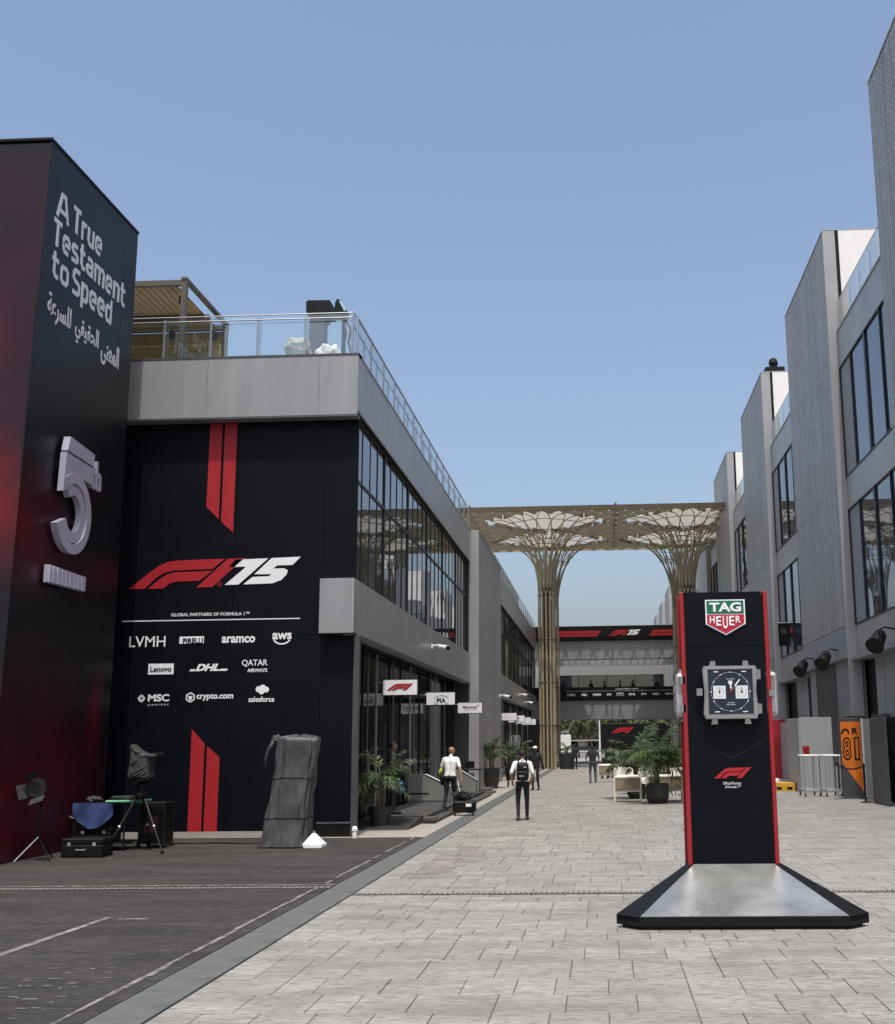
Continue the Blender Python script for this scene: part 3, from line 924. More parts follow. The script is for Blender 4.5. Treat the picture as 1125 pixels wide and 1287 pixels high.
def sponsor_logos(parent, F, X, Z, s=1.0):
    """X,Z map the wall's own metres to the place they are printed at"""
    def w(t, a, c, e, f, **k): word(parent, t, F, X(a), X(c), Z(e), Z(f), **k)
    w('LVMH', -10.63, -9.80, 4.18, 4.42, bold=.004)
    mb = MB(); mb.prism([(X(-9.48), Z(4.24)), (X(-8.92), Z(4.24)), (X(-8.92), Z(4.40)), (X(-9.48), Z(4.40))], F, .001, .005); mb.build('logo_block', m_wht, parent)
    mb = MB(); text_into(mb, 'PIRELLI', (F[0] + F[3] * .006, F[1], F[2], F[3]), X(-9.40), X(-8.94), Z(4.235), Z(4.36), .03); mb.build('lettering', m_ink, parent)
    w('aramco', -8.51, -7.75, 4.24, 4.39, bold=.03)
    w('aws', -7.36, -6.92, 4.30, 4.45, bold=.03)
    mb = MB(); ring2(mb, F, X(-7.14), Z(4.40), .24 * s, .035 * s, 10, 215, 325, sz=.9); mb.build('logo_arc', m_wht, parent)
    mb = MB(); mb.prism([(X(-10.16), Z(3.56)), (X(-9.58), Z(3.56)), (X(-9.58), Z(3.80)), (X(-10.16), Z(3.80))], F, .001, .005); mb.build('logo_block', m_wht, parent)
    mb = MB(); text_into(mb, 'Lenovo', (F[0] + F[3] * .006, F[1], F[2], F[3]), X(-10.11), X(-9.63), Z(3.62), Z(3.74), .02); mb.build('lettering', m_ink, parent)
    w('DHL', -9.08, -8.54, 3.62, 3.78, bold=.05, shear=.35)
    mb = MB()
    for a, c in ((-9.22, -9.10), (-8.55, -8.37)):
        mb.prism([(X(a), Z(3.62)), (X(c), Z(3.62)), (X(c + .03), Z(3.665)), (X(a + .03), Z(3.665))], F, .001, .005)
    mb.build('logo_bars', m_wht, parent)
    w('QATAR', -8.03, -7.45, 3.70, 3.86, bold=.008)
    w('AIRWAYS', -7.90, -7.45, 3.58, 3.66, bold=.02)
    w('MSC', -10.13, -9.65, 2.96, 3.12, bold=.03)
    w('CRUISES', -10.13, -9.66, 2.87, 2.905, bold=.0, spacing=1.6)
    mb = MB()
    for k in range(12):
        a = 2 * PI * k / 12; r = .11 * s if k % 3 == 0 else .09 * s; cx, cz = X(-10.28), Z(3.03)
        mb.prism([(cx + .03 * s * math.cos(a - .3), cz + .03 * s * math.sin(a - .3)), (cx + r * math.cos(a), cz + r * math.sin(a)), (cx + .03 * s * math.cos(a + .3), cz + .03 * s * math.sin(a + .3))], F, .001, .004 + .0004 * k)
    ring2(mb, F, X(-10.28), Z(3.03), .072 * s, .016 * s, 16, d=.012)
    mb.build('logo_star', m_wht, parent)
    w('crypto.com', -9.03, -8.20, 2.96, 3.12, bold=.025)
    mb = MB(); cx, cz = X(-9.17), Z(3.04)
    hexa = [(cx + .115 * s * math.sin(PI / 3 * k), cz + .115 * s * math.cos(PI / 3 * k)) for k in range(6)]
    hexi = [(cx + .085 * s * math.sin(PI / 3 * k), cz + .085 * s * math.cos(PI / 3 * k)) for k in range(6)]
    for k in range(6):
        k2 = (k + 1) % 6; mb.prism([hexa[k], hexa[k2], hexi[k2], hexi[k]], F, .001, .006)
    mb.prism([(cx - .05 * s, cz + .03 * s), (cx + .05 * s, cz + .03 * s), (cx + .025 * s, cz - .06 * s), (cx - .025 * s, cz - .06 * s)], F, .001, .006)
    mb.build('logo_hexagon', m_wht, parent)
    w('salesforce', -7.85, -7.27, 2.92, 3.04, bold=.02)
    mb = MB()
    for k, (a, c, r) in enumerate(((-7.63, 3.20, .07), (-7.54, 3.22, .08), (-7.46, 3.19, .065), (-7.56, 3.15, .065))):
        mb.prism([(X(a) + r * s * math.cos(2 * PI * q / 14), Z(c) + r * s * math.sin(2 * PI * q / 14)) for q in range(14)], F, .001, .004 + .001 * k)
    mb.build('logo_cloud', m_wht, parent)


word(b1, 'GLOBAL PARTNERS OF FORMULA 1™', FW, -9.70, -7.90, 4.86, 4.935, bold=.012)
sponsor_logos(b1, FW, lambda a: a, lambda c: c)
ring = MB(); ring2(ring, FW, -8.62, 5.58, .055, .012, 16); text_into(ring, 'R', FW, -8.64, -8.60, 5.555, 5.605, 0); ring.build('registered_mark', m_red, b1)
# roof edge railing
rail_run(b1, (-11.2, 25.72), (-5.62, 25.72), 10.87, 11.92, 5, inner=True)
rail_run(b1, (-5.62, 25.72), (-5.62, 48.8), 10.87, 11.92, 14, inner=True)

# perforated end box between the two left buildings
eb = thing('perforated_end_wall', 'grey perforated metal end wall with pale pilaster between the left buildings', 'wall', (-6, 54, 0))
MB().box(-9, -5.14, 48.96, 60.2, 0, 10.8).build('core', m_dkpan, eb)
MB().cbox(-5.52, -5.09, 48.92, 49.30, 0, 10.86, .01).build('pilaster', m_pil, eb)
panel_grid(eb, 'perforated_panel', m_perf, frame_east(-5.14, 49.32, 0), 10.9, 10.8, 1, 1, .02, .03, us=[0, 3.6, 7.2, 10.4, 10.9], vs=[0, 4.9, 10.8])
MB().box(-9, -5.08, 48.96, 60.25, 10.81, 10.86).build('coping', m_alu, eb)
b2 = paddock_building(-5.45, 60.3, 99.0, 'second left building with dark windows behind the golden column')
rail_run(b2, (-5.62, 60.5), (-5.62, 98.8), 10.87, 11.92, 16, inner=False)

# ------------------------------------------------------------------ RIGHT: tall garage building
rb = thing('garage_building', 'tall grey building on the right with stepped perforated metal boxes', 'building', (14, 60, 0))
MB().box(9.45, 26, 16.9, 246, 4.9, 17.2).build('core', m_dkpan, rb)
MB().box(9.75, 26, 16.9, 246, 0, 4.898).build('ground_floor_core', m_dkpan, rb)
MB().box(9.3, 26, 16.9, 246, 17.22, 17.3).build('roof', m_roof, rb)
NBOX = 12
PITCH = 17.88
for k in range(-1, NBOX):
    n0 = 43.1 + PITCH * k; f0 = n0 + 9.55; TZ = 21.4 + (1.25 if k < 0 else 0)                # box from n0 to f0
    if n0 < 20: pass
    # box: core, perforated face, pilaster, white inner end wall
    MB().box(9.05, 11.9, n0 + .05, f0, 4.9, TZ - .05).build('box_core', m_dkpan, rb)
    us = [0, 2.4, 4.8, 7.2, 9.52] if k < 2 else [0, 4.8, 9.52]
    vs_ = [0, 5.2, 10.3, TZ - 6.0] if k < 2 else [0, 7.7, 15.4]
    panel_grid(rb, 'perforated_panel', m_perf, frame_west(9.05, f0, 6.0), 9.52, 15.4, 1, 1, .018, .035, us=[0] + [9.52 - u for u in reversed(us[:-1])] if False else us, vs=vs_)
    MB().box(9.0, 9.6, n0 + .06, f0, 4.86, 5.98).build('box_base', m_grey, rb)
    MB().cbox(8.98, 9.46, n0 - .06, n0 + .05, 0, TZ, .008).build('pilaster', m_pil, rb)
    MB().box(9.46, 9.60, n0 - .02, n0 + .05, 4.9, TZ).build('shadow_gap', m_ink2, rb)
    MB().box(9.60, 11.95, n0 - .04, n0 + .05, 17.3, TZ + .02).build('end_wall', m_white, rb)
    MB().box(8.99, 11.95, n0 - .05, f0 + .02, TZ + .025, TZ + .06).build('coping', m_alu, rb)
    # recessed window bay in front of (nearer than) this box
    y1 = n0 - .1; y0 = f0 - PITCH + .02
    for i, (z0, z1) in enumerate(((6.0, 10.3), (11.5, 15.8))):
        MB().box(9.33, 9.45, y0, y1, z0 - 1.15, z0).build('spandrel', m_alu, rb)
        cuts = [0, .20, .45, .50, .75, 1.0]
        L = y1 - y0
        for a, c, mm in ((0, .22, m_win2), (.23, .48, m_win2), (.51, .77, m_win2), (.78, 1.0, m_grey)):
            MB().box(9.36, 9.40, y0 + L * a + .06, y0 + L * c - .04, z0 + .05, z1 - .05).build('window_pane' if mm != m_grey else 'side_panel', mm, rb)
        for a, t in ((.0, .04), (.225, .04), (.495, .10), (.775, .05), (1.0, .04)):
            MB().box(9.30, 9.42, y0 + L * a - t, y0 + L * a + t, z0, z1).build('mullion', m_mull, rb)
        MB().box(9.30, 9.42, y0, y1, z0 - .001, z0 + .05).build('window_rail', m_mull, rb)
        MB().box(9.30, 9.42, y0, y1, z1 - .05, z1).build('window_rail', m_mull, rb)
    MB().box(9.33, 9.45, y0, y1, 10.3, 10.35).build('trim', m_alu, rb)
    MB().box(9.33, 9.45, y0, y1, 15.8, 17.35).build('roof_fascia', m_alu, rb)
    if k < 5: rail_run(rb, (9.42, y0), (9.42, y1), 17.4, 18.5, 5, inner=False)
    # ground floor: piers, dark doors, light panels
    if k <= 0:
        items = ((0, .14, m_ltgrey), (.15, .30, m_ltgrey), (.31, .36, m_black), (.37, .70, m_ltgrey), (.71, .86, m_ltgrey), (.87, 1.0, m_black))
    else:
        items = ((0, .35, m_black), (.36, .52, m_ltgrey), (.53, .75, m_ltgrey), (.76, 1.0, m_black))
    L = y1 - y0
    for a, c, mm in items:
        MB().box(9.66, 9.75, y0 + L * a, y0 + L * c, 0, 4.72).build('ground_panel' if mm != m_black else 'doorway', mm, rb)
    items = ((0, .12, m_ltgrey), (.13, .36, m_grey), (.37, .82, m_dkpan), (.83, .97, m_grey))
    for a, c, mm in items:
        MB().box(9.22, 9.60, n0 + .1 + 9.4 * a, n0 + .1 + 9.4 * c, 0, 4.84).build('ground_panel', mm, rb)
    MB().box(9.10, 9.74, y0, n0 - .07, 4.73, 4.85).build('soffit', m_grey, rb)

# equipment on the right wall
for i, (y_, lab) in enumerate(((50.1, 'black floodlight on a wall arm, farther of the two above the dark door'), (45.1, 'black floodlight on a wall arm, nearer of the two above the dark door'), (36.3, 'black floodlight cut by the right edge of the picture'))):
    t = thing('wall_floodlight', lab, 'floodlight', (9.0, y_, 4.95), group='floodlights on the right wall')
    MB().tube([(9.22, y_, 5.2), (8.75, y_, 5.3), (8.5, y_, 5.2)], .03, 6).build('arm', m_black, t)
    mb = MB(); mb.tube([(8.66, y_ + .12, 5.14), (8.60, y_ + .05, 5.06), (8.38, y_ - .22, 4.76)], [.12, .20, .25], 14); mb.build('housing', m_black, t)
    mb = MB(); mb.tube([(8.38, y_ - .22, 4.76), (8.33, y_ - .28, 4.70)], [.27, .29], 14); mb.build('visor', m_black, t)
    mb = MB(); mb.tube([(8.5, y_, 5.22), (8.5, y_ + .3, 5.12), (8.5, y_ + .28, 4.92)], .02, 6); mb.tube([(8.5, y_, 5.22), (8.5, y_ - .3, 5.12), (8.5, y_ - .28, 4.92)], .02, 6); mb.build('yoke', m_black, t)
t = thing('roof_cabinet', 'small black unit on the roof above the second perforated box', 'rooftop unit', (10.2, 60.8, 21.4))
MB().cbox(9.25, 10.3, 61.0, 61.9, 21.46, 21.75, .03).build('base', m_black, t)
MB().lathe([(.10, 0), (.20, .08), (.26, .3), (.2, .52), (.08, .6)], (9.75, 61.4, 21.75), 12).build('head', m_black, t)
t = thing('hanging_banner', 'small black banner on the right building beside the distant windows', 'banner', (9.0, 57.6, 6.5))
MB().box(8.72, 9.28, 57.6, 57.63, 6.4, 7.5).build('cloth', m_black, t)
MB().tube([(8.7, 57.6, 7.52), (9.3, 57.6, 7.52)], .02, 6).build('rod', m_chrome, t)
MB().prism([(8.85, 7.0), (9.15, 7.0), (9.15, 7.25), (8.85, 7.25)], frame_front(0, 57.6, 0), .001, .005).build('printed_mark', m_dkpan, t)

# ------------------------------------------------------------------ golden lattice canopy
cv = thing('lattice_canopy', 'golden bronze lattice canopy carried by flaring columns across the street', 'canopy', (0, 90, 0))
ZC = 18.1; CYS = (86.4, 95.1); CXS = (-14.45, -3.95, 6.55, 17.05)
X0, X1, Y0, Y1 = -19.6, 22.2, 81.6, 99.6


def in_hole(x, y, e=0.0):
    for cx in CXS:
        for cy in CYS:
            if (abs(x - cx) / (4.45 + e)) ** 1.25 + (abs(y - cy) / (3.7 + e)) ** 1.25 < 1: return True
    return False


slat = MB()
# scale-shaped lattice: two families of deep diagonal slats
sp = .62
for fam in (1, -1):
    c = X0 - (Y1 - Y0) * 1.0
    while c < X1 + (Y1 - Y0) * 1.5:
        n = 44; seg = []
        for i in range(n + 1):
            y = Y0 + (Y1 - Y0) * i / n; x = c + fam * (y - Y0) * .60
            ok = X0 <= x <= X1 and not in_hole(x, y)
            if ok: seg.append((x, y))
            if (not ok or i == n) and len(seg) > 1:
                (xa, ya), (xb, yb) = seg[0], seg[-1]
                t = .035
                slat.add([(xa - t, ya, ZC), (xb - t, yb, ZC), (xb + t, yb, ZC), (xa + t, ya, ZC), (xa - t, ya, ZC + .30 + .01 * fam), (xb - t, yb, ZC + .30 + .01 * fam), (xb + t, yb, ZC + .30 + .01 * fam), (xa + t, ya, ZC + .30 + .01 * fam)],
                         [(0, 3, 2, 1), (4, 5, 6, 7), (0, 1, 5, 4), (1, 2, 6, 5), (2, 3, 7, 6), (3, 0, 4, 7)])
            if not ok: seg = []
        c += 1.2
slat.build('lattice_slats', m_bronze_s, cv, kind='stuff')
mb = MB()
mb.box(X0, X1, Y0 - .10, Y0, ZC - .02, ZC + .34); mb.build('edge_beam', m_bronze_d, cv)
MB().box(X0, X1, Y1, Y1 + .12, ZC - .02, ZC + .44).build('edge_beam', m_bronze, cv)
for x in (-9.2, 1.3, 11.8):
    MB().box(x - .07, x + .07, Y0, Y1, ZC + .45, ZC + .55).build('cross_beam', m_bronze, cv)
mem = bpy.data.materials.new('white_membrane'); mem.use_nodes = True
n_ = mem.node_tree.nodes; l_ = mem.node_tree.links
d_ = n_.new('ShaderNodeBsdfDiffuse'); d_.inputs[0].default_value = (.75, .74, .72, 1)
t_ = n_.new('ShaderNodeBsdfTranslucent'); t_.inputs[0].default_value = (.72, .71, .68, 1)
mxs = n_.new('ShaderNodeMixShader'); mxs.inputs[0].default_value = .6
l_.new(d_.outputs[0], mxs.inputs[1]); l_.new(t_.outputs[0], mxs.inputs[2]); l_.new(mxs.outputs[0], n_['Material Output'].inputs['Surface'])
col_me = None
for cx in CXS:
    for cy in CYS:
        # column: ring of tubes round a dark core
        if col_me is None:
            mb = MB()
            for k in range(12):
                a = 2 * PI * k / 12
                mb.tube([(.56 * math.cos(a), .56 * math.sin(a), 0), (.56 * math.cos(a), .56 * math.sin(a), 12.9)], .07, 8)
            col_me = mb.mesh('column_tubes'); col_me.materials.append(m_bronze)
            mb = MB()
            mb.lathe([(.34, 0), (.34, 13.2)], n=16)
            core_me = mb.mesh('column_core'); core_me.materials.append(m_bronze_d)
            mb = MB()
            for z in (3.1, 6.2, 9.3, 12.6):
                for k in range(16):
                    a, c2 = 2 * PI * k / 16, 2 * PI * (k + 1) / 16
                    mb.tube([(.63 * math.cos(a), .63 * math.sin(a), z), (.63 * math.cos(c2), .63 * math.sin(c2), z)], .03, 5)
            ring_me = mb.mesh('column_rings'); ring_me.materials.append(m_bronze_d)
            # flare: two families of curved ribs
            rib = {}
            for fam in (1, -1):
                for k in range(14):
                    a0 = 2 * PI * k / 14; pts = []
                    for i in range(13):
                        q = i / 12; al = q * PI / 2
                        e = 1 - math.cos(al)
                        th = a0 + fam * .62 * q ** 1.1
                        r = .56
                        ct, st = math.cos(th), math.sin(th)
                        rx = 4.5 / ((abs(ct)) ** 1.25 + (abs(st) * 4.5 / 3.75) ** 1.25) ** (1 / 1.25)
                        R_ = r + (rx - r) * e
                        pts.append((R_ * ct, R_ * st, 12.85 + (ZC + .12 - 12.85) * math.sin(al) + .0))
                    mb = MB(); mb.tube(pts, [.058 - .024 * i / 12 for i in range(13)], 5)
                    me = mb.mesh('flare_rib', smooth=True); me.materials.append(m_bronze); rib[fam, k] = me
            mb = MB()
            for q in (.45, .62, .8):
                al = q * PI / 2; e = 1 - math.cos(al); pr = None
                for k in range(29):
                    th = 2 * PI * k / 28; ct, st = math.cos(th), math.sin(th)
                    rx = 4.5 / ((abs(ct)) ** 1.25 + (abs(st) * 4.5 / 3.75) ** 1.25) ** (1 / 1.25)
                    R_ = .6 + (rx - .6) * e
                    p = (R_ * ct, R_ * st, 12.85 + (ZC + .12 - 12.85) * math.sin(al))
                    if pr: mb.tube([pr, p], .022, 4)
                    pr = p
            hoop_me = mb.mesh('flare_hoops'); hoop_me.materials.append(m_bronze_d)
            mb = MB(); N = 32; pts = []
            for k in range(N):
                th = 2 * PI * k / N; ct, st = math.cos(th), math.sin(th)
                rx = 5.0 / ((abs(ct)) ** 1.3 + (abs(st) * 5.0 / 4.25) ** 1.3) ** (1 / 1.25)
                pts.append((rx * ct, rx * st))
            mb.prism(pts, (Vector((0, 0, ZC + .33)), Vector((1, 0, 0)), Vector((0, 1, 0)), Vector((0, 0, 1))), 0, .02)
            mem_me = mb.mesh('membrane'); mem_me.materials.append(mem)
        off = Vector((cx, cy, 0)) - Vector(ORG[cv])
        col = link('column', col_me, cv, off)
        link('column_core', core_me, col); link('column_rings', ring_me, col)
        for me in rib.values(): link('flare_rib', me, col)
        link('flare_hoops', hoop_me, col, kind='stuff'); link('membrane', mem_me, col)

# ------------------------------------------------------------------ footbridge with banners
fb = thing('footbridge', 'two level grey footbridge hung with black racing banners across the street', 'footbridge', (0, 102, 0))
YB = 102.8
BX0, BX1 = -6.0, 9.4
MB().box(BX0, BX1, YB + .1, YB + 4, 10.35, 11.40).build('upper_box', m_grey, fb)
MB().box(BX0, BX1, YB + .1, YB + 4, 8.76, 10.34).build('upper_girder_core', m_grey, fb)
MB().box(BX0, BX1, YB + .1, YB + 4, 3.72, 5.32).build('lower_girder_core', m_grey, fb)
MB().box(BX0, BX1, YB + .1, YB + 4, 5.32, 5.42).build('deck', m_grey, fb)
panel_grid(fb, 'girder_panel', m_alu2, frame_front(BX0, YB + .1, 8.80), BX1 - BX0, 1.56, 11, 1, .02, .04)
panel_grid(fb, 'girder_panel', m_alu2, frame_front(BX0, YB + .1, 3.72), BX1 - BX0, 1.58, 11, 1, .02, .04)
MB().box(BX0, BX1, YB - .02, YB + .3, 8.24, 8.72).build('edge_rail', m_alu, fb)
MB().box(BX0, BX1, YB - .10, YB + .04, 10.38, 11.62).build('upper_banner', m_black, fb)
MB().box(BX0, BX1, YB - .10, YB + .04, 5.32, 6.42).build('lower_banner', m_black, fb)
FB = frame_front(0, YB - .10, 0)
for pts in ([(-5.2, 10.72), (1.32 - 1.55, 10.72), (1.32 - 1.15, 11.22), (-5.2, 11.22)], [(4.2, 10.72), (9.3, 10.72), (9.3, 11.22), (4.55, 11.22)]):
    nseg = 5; a0 = pts[0][0]; a1 = pts[1][0]
    for i in range(nseg):
        u0 = a0 + (a1 - a0) * i / nseg; u1 = a0 + (a1 - a0) * (i + 1) / nseg - .04
        s0 = (pts[3][0] - pts[0][0]) if i == 0 else .0; s1 = (pts[2][0] - pts[1][0]) if i == nseg - 1 else 0
        for (za, zb) in ((10.72, 10.95), (10.99, 11.22)):
            f0 = (za - 10.72) / .5; f1 = (zb - 10.72) / .5
            MB().prism([(u0 + s0 * f0, za), (u1 + s1 * f0, za), (u1 + s1 * f1, zb), (u0 + s0 * f1, zb)], FB, .001, .01).build('red_stripe', m_red, fb)
logo(fb, FB, .75, 10.76, .50, True, name='emblem', sx=1.0)
# logos on the lower banner
lx = -2.9
for i, (t, w_) in enumerate((('LVMH', .72), ('PIRELLI', .55), ('aramco', .75), ('aws', .42), ('Lenovo', .58), ('DHL', .60), ('QATAR', .52), ('MSC', .62), ('crypto.com', .85), ('salesforce', .7))):
    if t == 'Lenovo':
        MB().prism([(lx, 5.66), (lx + w_, 5.66), (lx + w_, 5.92), (lx, 5.92)], FB, .001, .006).build('logo_block', m_wht, fb)
    word(fb, t, FB if t != 'Lenovo' else (FB[0] + FB[3] * .008, FB[1], FB[2], FB[3]), lx + .03, lx + w_ - .03, 5.69, 5.88, bold=.05, mat=m_wht if t != 'Lenovo' else m_ink)
    lx += w_ + .44
word(fb, 'GLOBAL PARTNERS OF FORMULA 1', FB, 1.2, 3.2, 6.20, 6.28, bold=.04)
MB().prism([(-3.0, 6.08), (8.0, 6.08), (8.0, 6.10), (-3.0, 6.10)], FB, .001, .005).build('divider_line', m_lgt, fb)
# glazed lounge at the back of the lower deck
MB().box(-6.0, 9.4, YB + 4.01, YB + 9, 5.20, 5.42).build('rear_deck', m_grey, fb)
MB().box(-4.9, 5.75, YB + 7.5, YB + 8.9, 7.84, 9.0).build('lounge_header', m_ltgrey, fb)
for i in range(4):
    a = -4.6 + i * 2.58
    MB().box(a, a + 2.52, YB + 7.55, YB + 7.58, 5.45, 7.82).build('lounge_glass', m_win, fb)
    MB().box(a + 2.52, a + 2.58, YB + 7.50, YB + 7.62, 5.43, 7.83).build('lounge_mullion', m_mull, fb)
MB().box(5.76, 6.1, YB + 7.4, YB + 7.9, 5.42, 9.1).build('post', m_ltgrey, fb)
for i in range(4):
    MB().box(BX0 + .2 + i * 4.9, BX0 + .38 + i * 4.9, YB + .4, YB + .6, 6.42, 8.24).build('post', m_ltgrey, fb) if i in (0, 3) else None
MB().box(-6.6, -4.95, YB + .1, YB + 4, 0, 3.70).build('support_wall', m_dkpan, fb)
fb.scale = (1.024, 1, 1.024); fb.location.z = -.05
t = thing('hanging_banner', 'black vertical banner standing on the footbridge beside the pale posts', 'banner', (6.3, 101, 5.42))
MB().cbox(6.35, 7.1, 103.5, 103.56, 5.51, 7.55, .01).build('cloth', m_black, t)
MB().prism([(6.45 + .18 * math.cos(2 * PI * k / 12) + .17, 7.0 + .18 * math.sin(2 * PI * k / 12)) for k in range(12)], frame_front(.1, 103.5, .05), .001, .006).build('printed_mark', m_lgt, t)
# ------------------------------------------------------------------ watch pylon
PC = (1.475, 14.205); HP = .495; HY = .25; PX_, PY_ = 1.36, 1.105
py = thing('advert_pylon', 'black square advertising pylon with big square watch on a sloping metal plinth', 'advertising pylon', (PC[0], PC[1], 0))
z0, z1 = .57, 3.715
cx, cy = PC


def pyl_poly(h, c):
    g = h - PX_ + PY_
    return [(cx - h + c, cy - g), (cx + h - c, cy - g), (cx + h, cy - g + c), (cx + h, cy + g - c), (cx + h - c, cy + g), (cx - h + c, cy + g), (cx - h, cy + g - c), (cx - h, cy - g + c)]


UP = (Vector((0, 0, 0)), Vector((1, 0, 0)), Vector((0, 1, 0)), Vector((0, 0, 1)))
def wings(g, hx, hy):
    n_ = [(-1.12, -1.105), (1.12, -1.105), (1.36, -.865), (HP + .03, -HY + .03), (HP + .03, HY + .03), (-HP - .03, HY + .03), (-HP - .03, -HY + .03), (-1.36, -.865)]
    return [(cx + a * g, cy + b * g) for a, b in n_]


MB().prism(wings(.955, 0, 0), UP, .004, .035).build('plinth_foot', m_ink2, py)
MB().prism(wings(1.0, 0, 0), UP, .036, .134).build('plinth_rim', m_ink2, py)
MB().box(cx - HP - .025, cx + HP + .025, cy - HY + .03, cy + HY + .028, .1345, .57).build('column_base', m_ink2, py)
# corner ribs and sloping plates
for sx, sy in ((-1, -1), (1, -1)):
    mb = MB()
    b0 = Vector((cx + sx * 1.36, cy + sy * .865, .135)); b1 = Vector((cx + sx * 1.12, cy + sy * 1.105, .135))
    t0 = Vector((cx + sx * (HP + .03), cy + sy * (HY - .03), .60)); t1 = Vector((cx + sx * (HP - .03), cy + sy * (HY + .03), .60))
    dn = Vector((0, 0, .10))
    mb.add([b0, b1, t1, t0, b0 - dn * .5, b1 - dn * .5, t1 - dn * 2, t0 - dn * 2], [(0, 1, 2, 3), (3, 2, 1, 0)] if False else ([(0, 1, 2, 3)] if sx * sy > 0 else [(3, 2, 1, 0)]) + [(0, 4, 5, 1), (1, 5, 6, 2), (2, 6, 7, 3), (3, 7, 4, 0), (4, 7, 6, 5)])
    g0 = Vector((b0.x, b0.y, .1345)); g1 = Vector((t0.x, t0.y, .1345)); off_ = Vector((-sx * .02, sy * .02, 0))
    mb.add([g0, g1, t0, g0 + Vector((0, 0, .002)), g0 + off_, g1 + off_, t0 + off_ - Vector((0, 0, .01)), g0 + off_ + Vector((0, 0, .002))], [(0, 1, 2, 3), (7, 6, 5, 4), (0, 4, 5, 1), (1, 5, 6, 2), (2, 6, 7, 3)])
    mb.build('plinth_rib', m_ink2, py)
for ax, sgn in ((1, -1),):
    def pt(a, h, z):
        return (cx + a, cy + sgn * h, z) if ax == 1 else (cx + sgn * h, cy + a, z)
    lo, hi, tw_, th_ = (1.115, 1.09, HP - .035, HY + .02) if ax == 1 else (.86, 1.345, HY - .035, HP + .02)
    mb = MB(); A_ = [pt(-lo, hi, .140), pt(lo, hi, .140), pt(tw_, th_, .592), pt(-tw_, th_, .592)]
    B_ = [(p[0], p[1], p[2] - .03) for p in A_]
    mb.add(A_ + B_, [(0, 1, 2, 3), (7, 6, 5, 4), (0, 4, 5, 1), (1, 5, 6, 2), (2, 6, 7, 3), (3, 7, 4, 0)])
    mb.build('sloping_plate', m_plate if ax == 1 else m_ink2, py)
MB().box(cx - HP + .02, cx + HP - .02, cy - HY + .02, cy + HY - .02, .3, z1 - .02).build('column_core', m_ink2, py)
for fr_, nm in ((frame_front(cx, cy - HY + .02, 0), 'f'), (frame_west(cx - HP + .02, cy, 0), 'w'), (frame_east(cx + HP - .02, cy, 0), 'e'), ((Vector((cx, cy + HY - .02, 0)), Vector((-1, 0, 0)), Vector((0, 0, 1)), Vector((0, 1, 0))), 'b')):
    hw = HP if nm in 'fb' else HY
    for (a, c) in ((.58, 3.07), (3.078, z1)):
        MB().prism([(-hw + .045, a), (hw - .045, a), (hw - .045, c), (-hw + .045, c)], fr_, .001, .012).build('face_panel', m_ink, py)
for sx in (-1, 1):
    for sy in (-1, 1):
        MB().cbox(cx + sx * HP - .024, cx + sx * HP + .024, cy + sy * HY - .03, cy + sy * HY + .03, .575, z1 + .005, .006).build('red_corner_trim', m_redt, py)
MB().box(cx - HP + .03, cx + HP - .03, cy - HY + .03, cy + HY - .03, z1 - .001, z1 + .008).build('top_cap', m_ink2, py)
PF = frame_front(cx, cy - HY + .02 - .0125, 0)


def shield(parent, F, x, z, s):
    """two-colour shield badge, s = width"""
    def P_(l, d0, d1, m, n):
        mb = MB(); mb.prism([(x + a * s, z + b * s) for a, b in l], F, d0, d1); return mb.build(n, m, parent)
    P_([(-.5, .46), (.5, .46), (.5, -.16), (0, -.44), (-.5, -.16)], .001, .020, m_wht, 'badge_border')
    P_([(-.465, .43), (.465, .43), (.465, .105), (-.465, .105)], .0205, .026, m_green, 'badge_green_field')
    P_([(-.465, .075), (.465, .075), (.465, -.14), (0, -.40), (-.465, -.14)], .0205, .026, m_crim, 'badge_red_field')
    mb = MB(); G = (F[0] + F[3] * .0265, F[1], F[2], F[3])
    text_into(mb, 'TAG', G, x - .40 * s, x + .40 * s, z + .15 * s, z + .385 * s, .035)
    mb.build('lettering', m_wht, parent)
    letters = 'HEUER'; hs = [(.04, -.135), (.04, -.20), (.04, -.275), (.04, -.20), (.04, -.135)]
    for i, ch in enumerate(letters):
        mb = MB(); a = -.40 + i * .163
        text_into(mb, ch, G, x + a * s, x + (a + .125) * s, z + hs[i][1] * s, z + hs[i][0] * s, .02)
        mb.build('lettering', m_wht, parent)


shield(py, PF, .02, 3.41, .47)
logo(py, PF, -.185, 1.545, .122, False, name='emblem', sx=.97)
word(py, 'Official Partner', PF, -.085, .125, 1.475, 1.505, bold=.0)
word(py, 'of Formula 1™', PF, -.065, .115, 1.435, 1.465, bold=.0)
mb = MB(); mb.prism([(-.44, 1.98), (-.40, 1.98), (.02, 1.76), (.44, 1.98), (.44, 2.0), (.02, 1.785), (-.44, 2.0)], PF, .0005, .0015); mb.build('chevron_joint', m_black, py)


